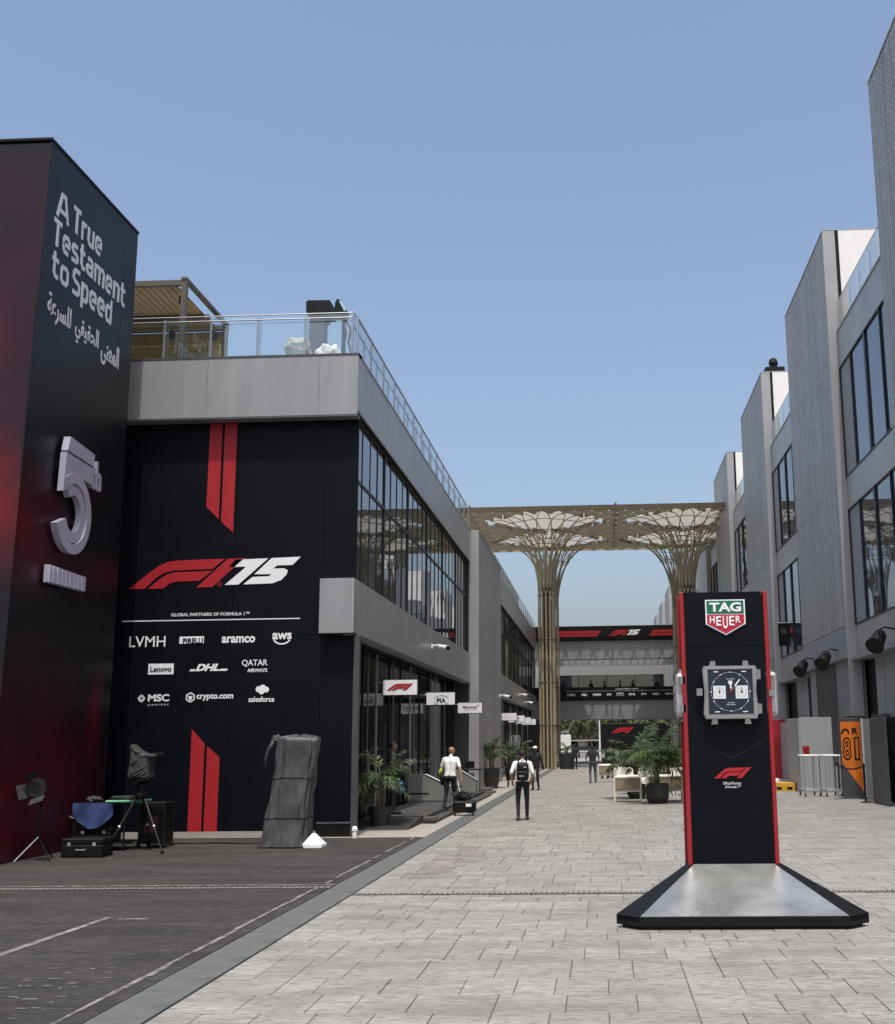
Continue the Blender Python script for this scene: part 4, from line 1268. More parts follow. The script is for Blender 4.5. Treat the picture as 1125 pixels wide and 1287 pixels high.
def watch(parent, F, x, z, s, crown=-1):
    """square chronograph; s = case width"""
    o, u, v, nn = F
    def pr(l, d0, d1, m, n, p=parent):
        mb = MB(); mb.prism([(x + a * s, z + b * s) for a, b in l], F, d0, d1); return mb.build(n, m, p)
    case = pr([(-.50, .50), (.50, .50), (.53, .42), (.50, -.0), (.53, -.42), (.49, -.52), (-.49, -.52), (-.53, -.42), (-.50, 0), (-.53, .42)][::1], .03, .13, m_case, 'watch_case')
    for sx in (-1, 1):
        for (b0, b1) in ((.50, .60), (-.62, -.52)):
            l = [(sx * .26, b0), (sx * .39, b0), (sx * .36, b1), (sx * .27, b1)]
            pr(l, .03, .10, m_case, 'lug', case)
    pr([(-.09 + crown * .56, .07), (.02 + crown * .56, .07), (.02 + crown * .56, -.07), (-.09 + crown * .56, -.07)], .05, .12, m_case, 'crown', case)
    for b in (.33, -.33):
        pr([(-crown * .52, b + .10), (-crown * .60, b + .09), (-crown * .60, b - .09), (-crown * .52, b - .10)], .05, .11, m_case, 'pusher', case)
    mb = MB(); mb.prism([(x + a * s, z + b * s) for a, b in [(-.475, .475), (.475, .475), (.485, .40), (.47, 0), (.485, -.40), (.465, -.495), (-.465, -.495), (-.485, -.40), (-.47, 0), (-.485, .40)]], F, .1302, .142); mb.build('case_bevel', m_silver, case)
    # bezel frame
    mb = MB()
    w = .43; t = .035
    for l in ([(-w - t, w), (w + t, w), (w + t, w + t), (-w - t, w + t)], [(-w - t, -w - t), (w + t, -w - t), (w + t, -w), (-w - t, -w)], [(-w - t, -w), (-w, -w), (-w, w), (-w - t, w)], [(w, -w), (w + t, -w), (w + t, w), (w, w)]):
        mb.prism([(x + a * s, z + b * s) for a, b in l], F, .1425, .158)
    mb.build('bezel', m_case, case)
    dial = pr([(-w, -w), (w, -w), (w, w), (-w, w)], .1425, .146, m_dial, 'dial', case)
    D = (o + nn * .146, u, v, nn)
    mb = MB(); ring2(mb, D, x, z, .375 * s, .004 * s, 40, d=.004)
    for k in range(12):
        a = 2 * PI * k / 12 + PI / 12 * 0; r = .375 * s
        mb.prism([(x + r * math.cos(a) + .014 * s * math.cos(q * PI / 4), z + r * math.sin(a) + .014 * s * math.sin(q * PI / 4)) for q in range(8)], D, .0045, .008)
    for (a, b) in ((-.27, .385), (.27, .385), (-.27, -.385), (.27, -.385)):
        mb.prism([(x + (a - .045) * s, z + (b - .010) * s), (x + (a + .045) * s, z + (b - .010) * s), (x + (a + .045) * s, z + (b + .010) * s), (x + (a - .045) * s, z + (b + .010) * s)], D, .0045, .008)
    mb.build('hour_ring', m_lgt, case)
    for sx in (-1, 1):
        mb = MB(); c0 = sx * .215
        mb.prism([(x + (c0 - .12) * s, z - .135 * s), (x + (c0 + .12) * s, z - .135 * s), (x + (c0 + .12) * s, z + .115 * s), (x + (c0 - .12) * s, z + .115 * s)], D, .001, .005)
        mb.build('subdial', m_lgt, case)
        D2 = (o + nn * .1515, u, v, nn)
        mb = MB()
        mb.prism([(x + (c0 - .006) * s, z), (x + (c0 + .006) * s, z), (x + (c0 + .003) * s, z + .085 * s), (x + (c0 - .003) * s, z + .085 * s)], D2, .0, .004)
        mb.prism([(x + c0 * s + .02 * s * math.cos(q * PI / 5), z + .02 * s * math.sin(q * PI / 5)) for q in range(10)], D2, .0, .006)
        for q in range(12):
            a = 2 * PI * q / 12
            mb.prism([(x + c0 * s + .092 * s * math.cos(a + e) * k_, z - .01 * s + .092 * s * math.sin(a + e) * k_) for e, k_ in ((-.05, 1), (.05, 1), (.05, .86), (-.05, .86))], D2, .0, .002)
        mb.build('subdial_hand', m_black, case)
    D3 = (o + nn * .159, u, v, nn)

    def hand(ang, r0, r1, w0, m, d):
        ca, sa = math.cos(ang), math.sin(ang)
        mb = MB(); mb.prism([(x + (r0 * ca + w0 * sa) * s, z + (r0 * sa - w0 * ca) * s), (x + (r1 * ca + w0 * .7 * sa) * s, z + (r1 * sa - w0 * .7 * ca) * s), (x + (r1 * ca - w0 * .7 * sa) * s, z + (r1 * sa + w0 * .7 * ca) * s), (x + (r0 * ca - w0 * sa) * s, z + (r0 * sa + w0 * ca) * s)], D3, d, d + .003)
        mb.build('watch_hand', m, case)
    hand(math.radians(52), 0, .14, .008, m_case, .000); hand(math.radians(52), .14, .30, .014, m_wht, .0005)
    hand(math.radians(88), 0, .06, .008, m_case, .004); hand(math.radians(88), .06, .19, .014, m_wht, .0045)
    hand(math.radians(-115), -.10, .06, .006, m_redt, .008)
    mb = MB(); mb.prism([(x + .022 * s * math.cos(q * PI / 5), z + .022 * s * math.sin(q * PI / 5)) for q in range(10)], D3, .0, .013); mb.build('hand_boss', m_redt, case)
    mb = MB()
    text_into(mb, 'TAG HEUER', (o + nn * .147, u, v, nn), x - .08 * s, x + .08 * s, z + .235 * s, z + .255 * s, .01, d=.003)
    text_into(mb, 'AUTOMATIC', (o + nn * .147, u, v, nn), x - .07 * s, x + .07 * s, z - .225 * s, z - .205 * s, .01, d=.003)
    text_into(mb, 'CHRONOGRAPH', (o + nn * .147, u, v, nn), x - .09 * s, x + .09 * s, z - .26 * s, z - .24 * s, .01, d=.003)
    mb.build('dial_lettering', m_lgt, case)
    # shield mark on the dial
    mb = MB(); mb.prism([(x - .04 * s, z + .21 * s), (x + .04 * s, z + .21 * s), (x + .04 * s, z + .15 * s), (x, z + .125 * s), (x - .04 * s, z + .15 * s)], D, .001, .004); mb.build('dial_mark', m_lgt, case)


watch(py, PF, .03, 2.535, .60)
watch(py, frame_west(cx - HP + .07 - .0125, cy, 0), -.02, 2.515, .50)
watch(py, frame_east(cx + HP - .07 + .0125, cy, 0), .02, 2.515, .50)

# ------------------------------------------------------------------ projecting signs on the left
GS = 'projecting signs along the left buildings'


def proj_sign(y_, x0, x1, z0, z1, label, art):
    t = thing('projecting_sign', label, 'sign', (x0, y_, z0), group=GS)
    MB().cbox(x0, x1, y_, y_ + .10, z0, z1, .008).build('sign_frame', m_mull, t)
    fr_ = frame_front(0, y_, 0)
    MB().prism([(x0 + .02, z0 + .02), (x1 - .02, z0 + .02), (x1 - .02, z1 - .02), (x0 + .02, z1 - .02)], fr_, .001, .008).build('sign_face', m_wht, t)
    MB().tube([(x0 - .25, y_ + .05, z1 - .08), (x0 + .02, y_ + .05, z1 - .08)], .02, 6).build('bracket', m_chrome, t)
    art(t, (fr_[0] + fr_[3] * .0085, fr_[1], fr_[2], fr_[3]))


def art1(t, F): logo(t, F, -5.42, 3.29, .17, False, sx=1.08)


def art2(t, F):
    word(t, 'FIA', F, -4.93 - .17, -4.93 + .12, 3.19, 3.33, bold=.04, mat=m_nshirt)
    mb = MB(); ring2(mb, F, -4.955, 3.26, .25, .018, 20, 25, 155, sz=.62); ring2(mb, F, -4.955, 3.26, .25, .018, 20, 205, 335, sz=.62); mb.build('emblem_ring', m_nshirt, t)


def art3(t, F):
    word(t, 'McLaren', F, -5.25, -4.72, 3.24, 3.33, bold=.02, mat=m_ink, shear=.1)
    MB().prism([(-4.72, 3.34), (-4.62, 3.36), (-4.66, 3.31)], F, .001, .004).build('swoosh', m_ink, t)
    word(t, 'Formula 1 Team', F, -5.2, -4.72, 3.17, 3.195, bold=.0, mat=m_ink)


proj_sign(29.6, -5.54, -4.63, 3.16, 3.57, 'white projecting sign with red racing emblem, nearest on the left facade', art1)
proj_sign(36.4, -5.44, -4.52, 3.11, 3.52, 'white projecting sign with black lettering in a ring, second on the left facade', art2)
proj_sign(44.6, -5.46, -4.50, 3.04, 3.46, 'white projecting sign with thin italic lettering, third on the left facade', art3)


def mk(i):
    def art(t, F):
        if i == 1:
            mb = MB(); ring2(mb, F, -4.95, 3.24, .16, .04, 16); mb.prism([(-5.0, 3.19), (-4.9, 3.19), (-4.9, 3.29), (-5.0, 3.29)], F, .001, .007); mb.build('emblem_ring', m_ink, t)
        elif i == 0:
            MB().prism([(-5.3, 3.22), (-4.7, 3.22), (-4.7, 3.25), (-5.3, 3.25)], F, .001, .005).build('printed_line', m_lgt, t)
        elif i == 2:
            MB().prism([(-5.1, 3.12), (-4.95, 3.12), (-4.85, 3.36), (-5.0, 3.36)], F, .001, .005).build('printed_mark', m_lgt, t)
        else:
            for k in range(3):
                MB().prism([(-5.2 + k * .2, 3.12), (-5.08 + k * .2, 3.12), (-5.08 + k * .2, 3.36), (-5.2 + k * .2, 3.36)], F, .001, .005).build('printed_mark', m_lgt, t)
    return art


for i, (y_, lab) in enumerate(((62.0, 'plain white projecting sign with a faint line, nearest on the second left building'), (68.5, 'white projecting sign with a black ring mark on the second left building'), (74.5, 'white projecting sign with a slanted grey mark on the second left building'), (80.0, 'white projecting sign with three grey marks, farthest on the second left building'))):
    proj_sign(y_, -5.42, -4.45, 3.05, 3.46, lab, mk(i))


def camera_unit(x, y_, z, label, d=1):
    t = thing('security_camera', label, 'security camera', (x, y_, z), group='security cameras on the left facade')
    MB().cbox(x - .02, x + .04, y_ - .06, y_ + .06, z - .06, z + .08, .01).build('wall_plate', m_wht, t)
    MB().tube([(x + .02, y_, z + .04), (x + .28, y_ - .05, z + .05)], .028, 6).build('arm', m_wht, t)
    mb = MB(); mb.tube([(x + .18, y_ + .10, z + .02), (x + .55, y_ - .35, z - .07)], [.075, .085], 10); mb.build('housing', m_wht, t)
    MB().tube([(x + .545, y_ - .345, z - .07), (x + .60, y_ - .41, z - .085)], [.07, .06], 8).build('lens', m_black, t)


camera_unit(-5.41, 37.4, 5.0, 'white security camera on the fascia above the first white sign')
camera_unit(-5.06, 58.6, 4.2, 'white security camera on the perforated end wall')
camera_unit(-5.41, 78.0, 5.0, 'white security camera on the second left building, nearer of two')
camera_unit(-5.41, 84.5, 4.7, 'white security camera on the second left building, farther of two')

# ------------------------------------------------------------------ roof items on the left
pg = thing('roof_pergola', 'tan slatted pergola with brown frame on the left roof terrace', 'pergola', (-11, 29, 10.7))
pX0, pX1, pY0, pY1, pz = -17.0, -9.97, 26.45, 29.75, 13.05
for (x, y_) in ((pX1 - .08, pY0), (pX1 - .08, pY1 - .16), (-14.6, pY0), (-14.6, pY1 - .16)):
    MB().box(x, x + .13, y_, y_ + .13, 10.7, pz).build('post', m_perg, pg)
for y_, zb_ in ((pY0, pz), ((pY0 + pY1) / 2 + .4, pz - .12), (pY1 - .12, pz)):
    MB().box(pX0, pX1 + .05 if zb_ == pz else pX1 - .09, y_, y_ + .12, zb_, zb_ + .13).build('beam', m_perg, pg)
MB().box(pX1 - .08, pX1 + .05, pY0 - .02, pY1 + .02, pz + .131, pz + .20).build('beam', m_perg, pg)
me = MB().prism([(0, 0), (.055, .07), (.11, 0), (.165, 0)], (Vector((0, pY0 + .13, pz + .02)), Vector((1, 0, 0)), Vector((0, 0, 1)), Vector((0, 1, 0))), 0, pY1 - pY0 - .27).mesh('slat'); me.materials.append(m_timber)
for i in range(40):
    link('slat', me, pg, Vector((pX0 + .1 + i * .168, 0, 0)) - Vector(ORG[pg]))
MB().box(pX0, pX1 - .1, pY1 + .02, pY1 + .06, 12.2, pz - .01).build('rear_blind', m_timber, pg)
for (x, y_, lo) in ((-10.25, 29.5, 0), (-11.35, 29.4, 0), (-10.2, 27.0, 0)):
    MB().cbox(x - .06, x + .06, y_ - .12, y_ + .1, pz - .32, pz - .1, .02).build('lamp', m_black, pg)

t = thing('roof_chimney', 'black rectangular exhaust duct with hooded cap on the left roof corner', 'duct', (-6.68, 27, 10.7))
MB().cbox(-6.90, -6.52, 26.6, 26.95, 10.7, 12.14, .02).build('shaft', m_dkpan, t)
mb = MB(); mb.prism([(-6.97, 12.30), (-6.90, 12.14), (-6.50, 12.14), (-6.49, 12.22), (-6.36, 12.22), (-6.35, 12.50), (-6.40, 12.58), (-6.94, 12.59), (-6.98, 12.55)], (Vector((0, 26.55, 0)), Vector((1, 0, 0)), Vector((0, 0, 1)), Vector((0, 1, 0))), 0, .55); mb.build('hood', m_black, t)
t = thing('roof_floodlight', 'black floodlight with pale blue lens clipped to the left roof corner', 'floodlight', (-6.0, 26.4, 11.9))
mb = MB(); mb.prism([(-6.21, 12.05), (-6.18, 12.38), (-6.13, 12.47), (-6.07, 12.44), (-5.89, 12.16), (-5.93, 12.05)], (Vector((0, 26.2, 0)), Vector((1, 0, 0)), Vector((0, 0, 1)), Vector((0, 1, 0))), 0, .34); mb.build('housing', m_black, t)
m_lens = M('floodlight_lens', (.35, .55, .56), .2, var=.05)
MB().prism([(-6.09, 12.40), (-6.04, 12.41), (-5.90, 12.18), (-5.95, 12.14)], (Vector((0, 26.195, 0)), Vector((1, 0, 0)), Vector((0, 0, 1)), Vector((0, -1, 0))), 0, .01).build('lens', m_lens, t)
MB().tube([(-6.0, 26.4, 10.75), (-6.0, 26.4, 12.05)], .05, 8).build('stand', m_black, t)
mb = MB(); mb.tube([(-5.95, 26.3, 12.0), (-5.80, 26.28, 11.7), (-5.86, 26.3, 11.4), (-5.78, 26.3, 11.1)], .03, 6); mb.tube([(-6.0, 26.3, 12.0), (-5.9, 26.25, 11.6), (-5.98, 26.3, 11.3)], .025, 6); mb.build('cable_loop', m_cloth_g, t)


def crumple(c, r, seed, amp=.18, n=48, m=34, flat=True, sq=1.0):
    """a draped, creased lump resting on z=c.z"""
    rr = random.Random(seed); mb = MB()
    W = [(rr.uniform(-4, 4), rr.uniform(-4, 4), rr.uniform(-4, 4), rr.uniform(0, 6), 1.0) for _ in range(6)] + [(rr.uniform(-11, 11), rr.uniform(-11, 11), rr.uniform(-11, 11), rr.uniform(0, 6), .38) for _ in range(7)]
    vs = []; fs = []
    for i in range(m + 1):
        t = PI * i / m
        for k in range(n):
            p = 2 * PI * k / n
            x, y_, z = math.sin(t) * math.cos(p), math.sin(t) * math.sin(p), math.cos(t)
            s_ = 1 + amp * sum((1 - 2 * abs(math.sin(a * x + b * y_ + c_ * z + d)) ** .8) * q for a, b, c_, d, q in W) / 3.4
            e = .62 if sq != 1 else .9
            x, y_, z = (math.copysign(abs(x) ** e, x), math.copysign(abs(y_) ** e, y_), math.copysign(abs(z) ** e, z))
            Z = max(0, z * r[2] * s_ + r[2] * .8) if flat else z * r[2] * s_
            vs.append((c[0] + x * r[0] * s_, c[1] + y_ * r[1] * s_, c[2] + Z))
    for i in range(m):
        for k in range(n):
            k2 = (k + 1) % n; fs.append((i * n + k, (i + 1) * n + k, (i + 1) * n + k2, i * n + k2))
    mb.add(vs, fs); return mb


def heap(name, label, cat, c, r, seed, mat, amp=.2, sq=1.0, base=None):
    t = thing(name, label, cat, c)
    crumple(c, r, seed, amp, sq=sq).build('cloth', mat, t, smooth=True)
    return t


heap('covered_equipment', 'silver grey tarpaulin over boxy gear behind the roof glass', 'covered equipment', (-7.05, 26.25, 10.72), (.34, .28, .46), 3, m_cloth_l, .14, .8)
heap('white_bundle', 'rumpled white cloth bundle behind the roof glass', 'cloth bundle', (-6.35, 26.3, 10.72), (.38, .26, .36), 8, m_white_c, .2)
heap('black_bag', 'black bag slumped beside the white bundle on the roof', 'bag', (-5.98, 26.35, 10.72), (.30, .2, .22), 5, m_cloth_g, .25)
heap('white_sack', 'small white sack at the very corner of the left roof', 'sack', (-5.62, 25.95, 10.86), (.10, .07, .07), 9, m_white_c, .3)

# ------------------------------------------------------------------ yard gear on the left
t = thing('covered_tripod', 'camera on black tripod under a grey rain cover before the black wall', 'tripod', (-9.0, 22.9, 0))
hx, hy, hz = -8.98, 22.9, 1.0
for (fx, fy) in ((-9.36, 22.2), (-8.30, 22.35), (-8.97, 23.5)):
    top = Vector((hx + (fx - hx) * .16, hy + (fy - hy) * .16, hz - .02)); ft_ = Vector((fx, fy, .01)); mid = top.lerp(ft_, .52)
    lg = MB().tube([top, mid], [.026, .024], 8).build('leg', m_black, t)
    MB().tube([mid, ft_], [.017, .015], 8).build('lower_tube', m_black, lg)
    MB().ell(mid, (.034, .034, .04), 8, 6).build('leg_clamp', m_chrome, lg)
    MB().ell((fx, fy, .03), (.04, .04, .03), 8, 6).build('rubber_foot', m_black, lg)
MB().lathe([(.10, 0), (.13, .05), (.13, .10), (.08, .14), (.09, .28), (.2, .34), (.2, .42)], (hx, hy, hz - .02), 14).build('pan_head', m_black, t)
mb = MB()
V = [(-.24, 0.40), (-.19, .80), (-.20, 1.02), (-.05, .92), (.13, .84), (.36, .87), (.37, .82), (.22, .77), (.20, .52), (.23, .40), (.18, .34), (-.0, .37), (-.2, .33)]
rr = random.Random(4)
layers = []
for j, (dy, s_) in enumerate(((-.20, .72), (-.15, .95), (-.05, 1.0), (.05, 1.0), (.15, .96), (.22, .7))):
    layers.append([(hx - .02 + a * s_ + rr.uniform(-.012, .012), hy + dy + rr.uniform(-.012, .012), hz + .65 + (b - .65) * (s_ * .5 + .5) + rr.uniform(-.012, .012)) for a, b in V])
n = len(V); vs = [p for l in layers for p in l]; fs = []
for j in range(5):
    for k in range(n):
        k2 = (k + 1) % n; fs.append((j * n + k, j * n + k2, (j + 1) * n + k2, (j + 1) * n + k))
fs.append(tuple(reversed(range(n)))); fs.append(tuple(5 * n + k for k in range(n)))
mb.add(vs, fs); cvr = mb.build('rain_cover', m_cloth_g, t)
mb = MB()
for a, b in (((-.2, .42), (.18, .66)), ((-.22, .40), (.10, .52)), ((-.05, .36), (.19, .56)), ((-.19, .98), (.05, .86)), ((-.2, .62), (.02, .8)), ((.0, .40), (.2, .44))):
    mb.tube([(hx + a[0], hy - .205, hz + a[1]), (hx + (a[0] + b[0]) / 2, hy - .225, hz + (a[1] + b[1]) / 2 - .03), (hx + b[0], hy - .205, hz + b[1])], [.006, .018, .006], 5)
mb.build('cover_folds', m_cloth_g, cvr, smooth=True)

# tall draped camera crane
t = thing('covered_camera_rig', 'tall camera rig under a long charcoal cover leaning at the wall', 'covered camera', (-6.2, 23.6, 0))
mb = MB(); rr = random.Random(12)
rings = []
N = 90
prof = [(0, -6.30, 23.6, .43, .33), (.08, -6.29, 23.6, .41, .32), (.5, -6.24, 23.6, .37, .28), (1.0, -6.19, 23.6, .345, .25), (1.5, -6.12, 23.6, .335, .22), (1.9, -6.08, 23.6, .345, .22), (2.05, -6.07, 23.6, .35, .215), (2.085, -6.06, 23.6, .31, .19), (2.13, -6.06, 23.6, .05, .04)]
zz = [2.13 * i / 50 for i in range(51)]
for z in zz:
    for q in range(len(prof) - 1):
        if prof[q][0] <= z <= prof[q + 1][0] + 1e-6:
            f = (z - prof[q][0]) / (prof[q + 1][0] - prof[q][0]); P0, P1 = prof[q], prof[q + 1]
            x, y_, rx, ry = [P0[i] + (P1[i] - P0[i]) * f for i in (1, 2, 3, 4)]
    ring_ = []
    for k in range(N):
        a = 2 * PI * k / N; ca, sa = math.cos(a), math.sin(a)
        e = .36
        s_ = 1 + .12 * abs(math.sin(2.5 * a + 1.2 + z * .45)) - .08 + .11 * abs(math.sin(5.5 * a + z * .8)) ** .7 + .05 * abs(math.sin(9.5 * a - z * 1.6)) + .03 * math.sin(3 * a + z * 6) + .03 * math.sin(7 * a - z * 9)
        ring_.append((x + rx * math.copysign(abs(ca) ** e, ca) * s_, y_ + ry * math.copysign(abs(sa) ** e, sa) * s_, z + .012 + (.05 * (math.sin(2 * a) * .5 + .5) if z > 2.0 else 0)))
    rings.append(ring_)
fs = []
for i in range(len(rings) - 1):
    for k in range(N):
        k2 = (k + 1) % N; fs.append((i * N + k, i * N + k2, (i + 1) * N + k2, (i + 1) * N + k))
fs.append(tuple((len(rings) - 1) * N + k for k in range(N)))
mb.add([p for r_ in rings for p in r_], fs); mb.build('cover', m_cover, t, smooth=True)
for zi in (13, 31):
    mb = MB(); rg = [Vector(p) for p in rings[zi]]; cc_ = sum(rg, Vector()) / len(rg)
    mb.tube([cc_ + (p - cc_) * 1.012 + Vector((0, 0, .01 * math.sin(k * .3))) for k, p in enumerate(rg + rg[:1])], .012, 5); mb.build('strap', m_black, t)
mb = MB(); rg = [Vector(p) for p in rings[0]]; mb.tube([p + Vector((0, 0, .012)) for p in rg + rg[:1]], .010, 5); mb.build('hem', m_black, t)
mb = crumple((-6.52, 23.55, 1.98), (.12, .12, .12), 5, .25); mb.tube([(-6.56, 23.5, 2.05), (-6.66, 23.5, 1.9), (-6.72, 23.5, 1.72), (-6.71, 23.5, 1.45)], [.05, .045, .03, .02], 8)
mb.build('hanging_hood', m_cloth_g, t, smooth=True)
MB().tube([(-6.9, 23.75, .03), (-6.35, 24.1, .55)], .012, 6).build('guy_line', m_black, t)
t = thing('stage_weight', 'white wedge shaped weight on the ground beside the charcoal cover', 'weight', (-5.65, 23.4, 0))
mb = MB(); b_ = [(-5.90, 23.3), (-5.50, 23.27), (-5.48, 23.62), (-5.86, 23.66)]
mb.add([(x, y_, 0.003) for x, y_ in b_] + [(x, y_, .06) for x, y_ in b_] + [(-5.72, 23.42, .27), (-5.66, 23.44, .27)],
       [(0, 3, 2, 1), (0, 1, 5, 4), (1, 2, 6, 5), (2, 3, 7, 6), (3, 0, 4, 7), (4, 5, 8), (5, 6, 9, 8), (6, 7, 9), (7, 4, 8, 9)])
mb.build('wedge', m_white_c, t); MB().tube([(-5.72, 23.43, .265), (-5.69, 23.43, .31), (-5.66, 23.44, .265)], .012, 6).build('handle', m_steel, t)
# cable along the wall
mb = MB(); pts = [(-11.0 + i * .35, 24.6 - .02 * i + .05 * math.sin(i * 1.7), .018) for i in range(14)]
mb.tube(pts, .016, 6); tag(mb.build('power_cable', m_black), 'black power cable along the ground before the black wall', 'cable')
# light stand at far left
t = thing('light_stand', 'black studio light on a thin stand at the far left', 'light stand', (-10.2, 21.2, 0))
sx_, sy_ = -10.12, 21.15
MB().tube([(sx_, sy_, .28), (sx_, sy_, 1.14)], .02, 8).build('pole', m_black, t)
for fx, fy in ((-10.40, 20.85), (-9.82, 21.0), (-10.1, 21.7)):
    MB().tube([(sx_, sy_, .42), (fx, fy, .012)], .014, 6).build('leg', m_chrome if fx < -10.3 else m_black, t)
MB().ell((sx_, sy_, .62), (.03, .03, .04), 8, 6).build('collar', m_black, t)
mb = MB(); mb.tube([(sx_ - .12, sy_ + .1, 1.22), (sx_ - .02, sy_ - .18, 1.28)], [.12, .17], 14); mb.build('lamp_head', m_black, t)
for a in range(4):
    an = a * PI / 2 + .3
    mb = MB(); c_ = Vector((sx_ - .02 + .17 * math.cos(an), sy_ - .2, 1.28 + .17 * math.sin(an))); o_ = Vector((sx_ - .02 + .27 * math.cos(an), sy_ - .36, 1.28 + .27 * math.sin(an)))
    s_ = Vector((-math.sin(an), 0, math.cos(an))) * .13
    t_ = Vector((0, .006, 0))
    mb.add([c_ - s_, c_ + s_, o_ + s_, o_ - s_, c_ - s_ + t_, c_ + s_ + t_, o_ + s_ + t_, o_ - s_ + t_], [(0, 1, 2, 3), (7, 6, 5, 4), (0, 4, 5, 1), (1, 5, 6, 2), (2, 6, 7, 3), (3, 7, 4, 0)]); mb.build('barn_door', m_cloth_g, t)


def case(name, label, c, s, mat, trim=True, cat='equipment case'):
    t = thing(name, label, cat, c)
    x, y_, z = c; w, d, h = s
    MB().cbox(x - w / 2, x + w / 2, y_ - d / 2, y_ + d / 2, z + .004, z + h * .68, .02).build('body', mat, t)
    MB().cbox(x - w / 2, x + w / 2, y_ - d / 2, y_ + d / 2, z + h * .69, z + h, .02).build('lid', mat, t)
    for a in (-.3, .3):
        MB().cbox(x + a * w - .03, x + a * w + .03, y_ - d / 2 - .014, y_ - d / 2 + .002, z + h * .60, z + h * .78, .004).build('latch', m_steel, t)
    MB().tube([(x - .08, y_ - d / 2 - .01, z + h * .45), (x - .08, y_ - d / 2 - .05, z + h * .42), (x + .08, y_ - d / 2 - .05, z + h * .42), (x + .08, y_ - d / 2 - .01, z + h * .45)], .01, 6).build('handle', m_steel, t)
    return t


case('equipment_case', 'low black equipment case on the ground by the light stand', (-9.55, 21.9, 0), (.78, .5, .34), m_black)
case('equipment_case', 'second black case lying under the blue cloth on the trolley', (-9.95, 23.3, .14), (.70, .5, .30), m_black)
t = thing('equipment_trolley', 'black production trolley piled with gear beside the wrapped tower', 'trolley', (-9.7, 23.6, 0))
tx0, tx1, ty0, ty1 = -10.32, -9.32, 23.0, 23.75
for (x, y_) in ((tx0, ty0), (tx1, ty0), (tx0, ty1), (tx1, ty1)):
    MB().tube([(x, y_, .1), (x, y_, .92)], .02, 8).build('upright', m_black, t)
    mb = MB(); mb.tube([(x - .02, y_, .06), (x + .02, y_, .06)], .055, 12); mb.build('wheel', m_black, t)
for z in (.12, .88):
    MB().cbox(tx0 - .02, tx1 + .02, ty0 - .02, ty1 + .02, z, z + .025, .008).build('shelf', m_black, t)
MB().tube([(tx0 - .02, ty0, .62), (tx0 - .12, ty0, .66), (tx0 - .12, ty1, .66), (tx0 - .02, ty1, .62)], .012, 6).build('push_bar', m_chrome, t)
# blue cloth hanging over the front of the trolley
mb = MB(); NX, NZ = 14, 10; vs = []
for j in range(NZ + 1):
    for i in range(NX + 1):
        u_, v_ = i / NX, j / NZ
        x = tx0 - .02 + u_ * .78; z = .91 - v_ * (.46 * (1 - (2 * u_ - 1) ** 2 * .55) + .03)
        vs.append((x, ty0 - .05 - .03 * math.sin(u_ * 9 + v_ * 3) - .02 * math.sin(u_ * 17) * v_, z))
fs = [(j * (NX + 1) + i, (j + 1) * (NX + 1) + i, (j + 1) * (NX + 1) + i + 1, j * (NX + 1) + i + 1) for j in range(NZ) for i in range(NX)]
k_ = len(vs); vs += [(x, y_ + .006, z) for x, y_, z in vs]; fs += [tuple(k_ + q for q in reversed(f)) for f in fs]
mb.add(vs, fs); o = mb.build('blue_cloth', m_blue, smooth=True); tag(o, 'blue cloth hanging over the side of the black trolley', 'cloth')
heap('black_bag', 'small black bag lying on top of the trolley, left end', 'bag', (-10.1, 23.35, .906), (.16, .16, .07), 15, m_cloth_g, .2)
t = thing('folded_tray', 'bright green tray under dark folded cloth reaching past the trolley', 'tray', (-9.1, 23.1, .93))
MB().cbox(-9.72, -8.98, 22.95, 23.5, .907, .955, .02).build('tray', m_greenp, t)
crumple((-9.42, 23.22, .958), (.34, .2, .045), 21, .2).build('folded_cloth', m_cloth_g, t, smooth=True)
t = thing('flight_case', 'tall dark flight case with faded red mark beside the trolley', 'flight case', (-9.0, 23.8, 0))
MB().cbox(-9.24, -8.74, 23.55, 24.05, .08, .88, .015).build('body', m_ink2, t)
for x in (-9.24, -8.74):
    for y_ in (23.55, 24.05):
        MB().box(x - .012, x + .012, y_ - .012, y_ + .012, .07, .89).build('edge_trim', m_mull, t)
        MB().ell((x * .97 - 9.0 * .03, y_, .045), (.04, .04, .042), 8, 6).build('castor', m_black, t)
MB().prism([(-9.14, .30), (-8.90, .28), (-8.86, .60), (-9.08, .64)], frame_front(0, 23.55, 0), .001, .005).build('faded_sticker', M('faded_red', (.05, .008, .012), .7, var=.4, scale=10), t)

# ------------------------------------------------------------------ entrance platform and desks
t = thing('entrance_platform', 'low dark ribbed entrance platform with ramp before the left shopfront', 'platform', (-5.0, 36, 0))
MB().prism([(27.7, .006), (30.2, .006), (30.2, .17), (29.9, .17)], (Vector((-6.0, 0, 0)), Vector((0, 1, 0)), Vector((0, 0, 1)), Vector((1, 0, 0))), 0, 1.45).build('ramp', m_tile, t)
for i in range(8):
    MB().cbox(-6.02, -4.50, 30.22 + i * 1.9, 30.22 + i * 1.9 + 1.88, .004, .17, .008).build('deck_tile', m_tile, t)
for i in range(8):
    MB().cbox(-4.49, -4.20, 30.0 + i * 1.9, 30.0 + i * 1.9 + 1.88, .004, .085, .012).build('step_tile', m_tile, t)
for i in range(34):
    MB().box(-5.98 , -4.52, 27.85 + i * .066, 27.87 + i * .066, .012 + i * .0049, .020 + i * .0049).build('rib', m_black, t)
t = thing('matting_roll', 'rolled end of dark matting on the step of the platform', 'mat', (-4.3, 29.8, .0))
MB().tube([(-4.50, 29.86, .095), (-4.18, 29.86, .095)], .09, 14).build('roll', m_tile, t)


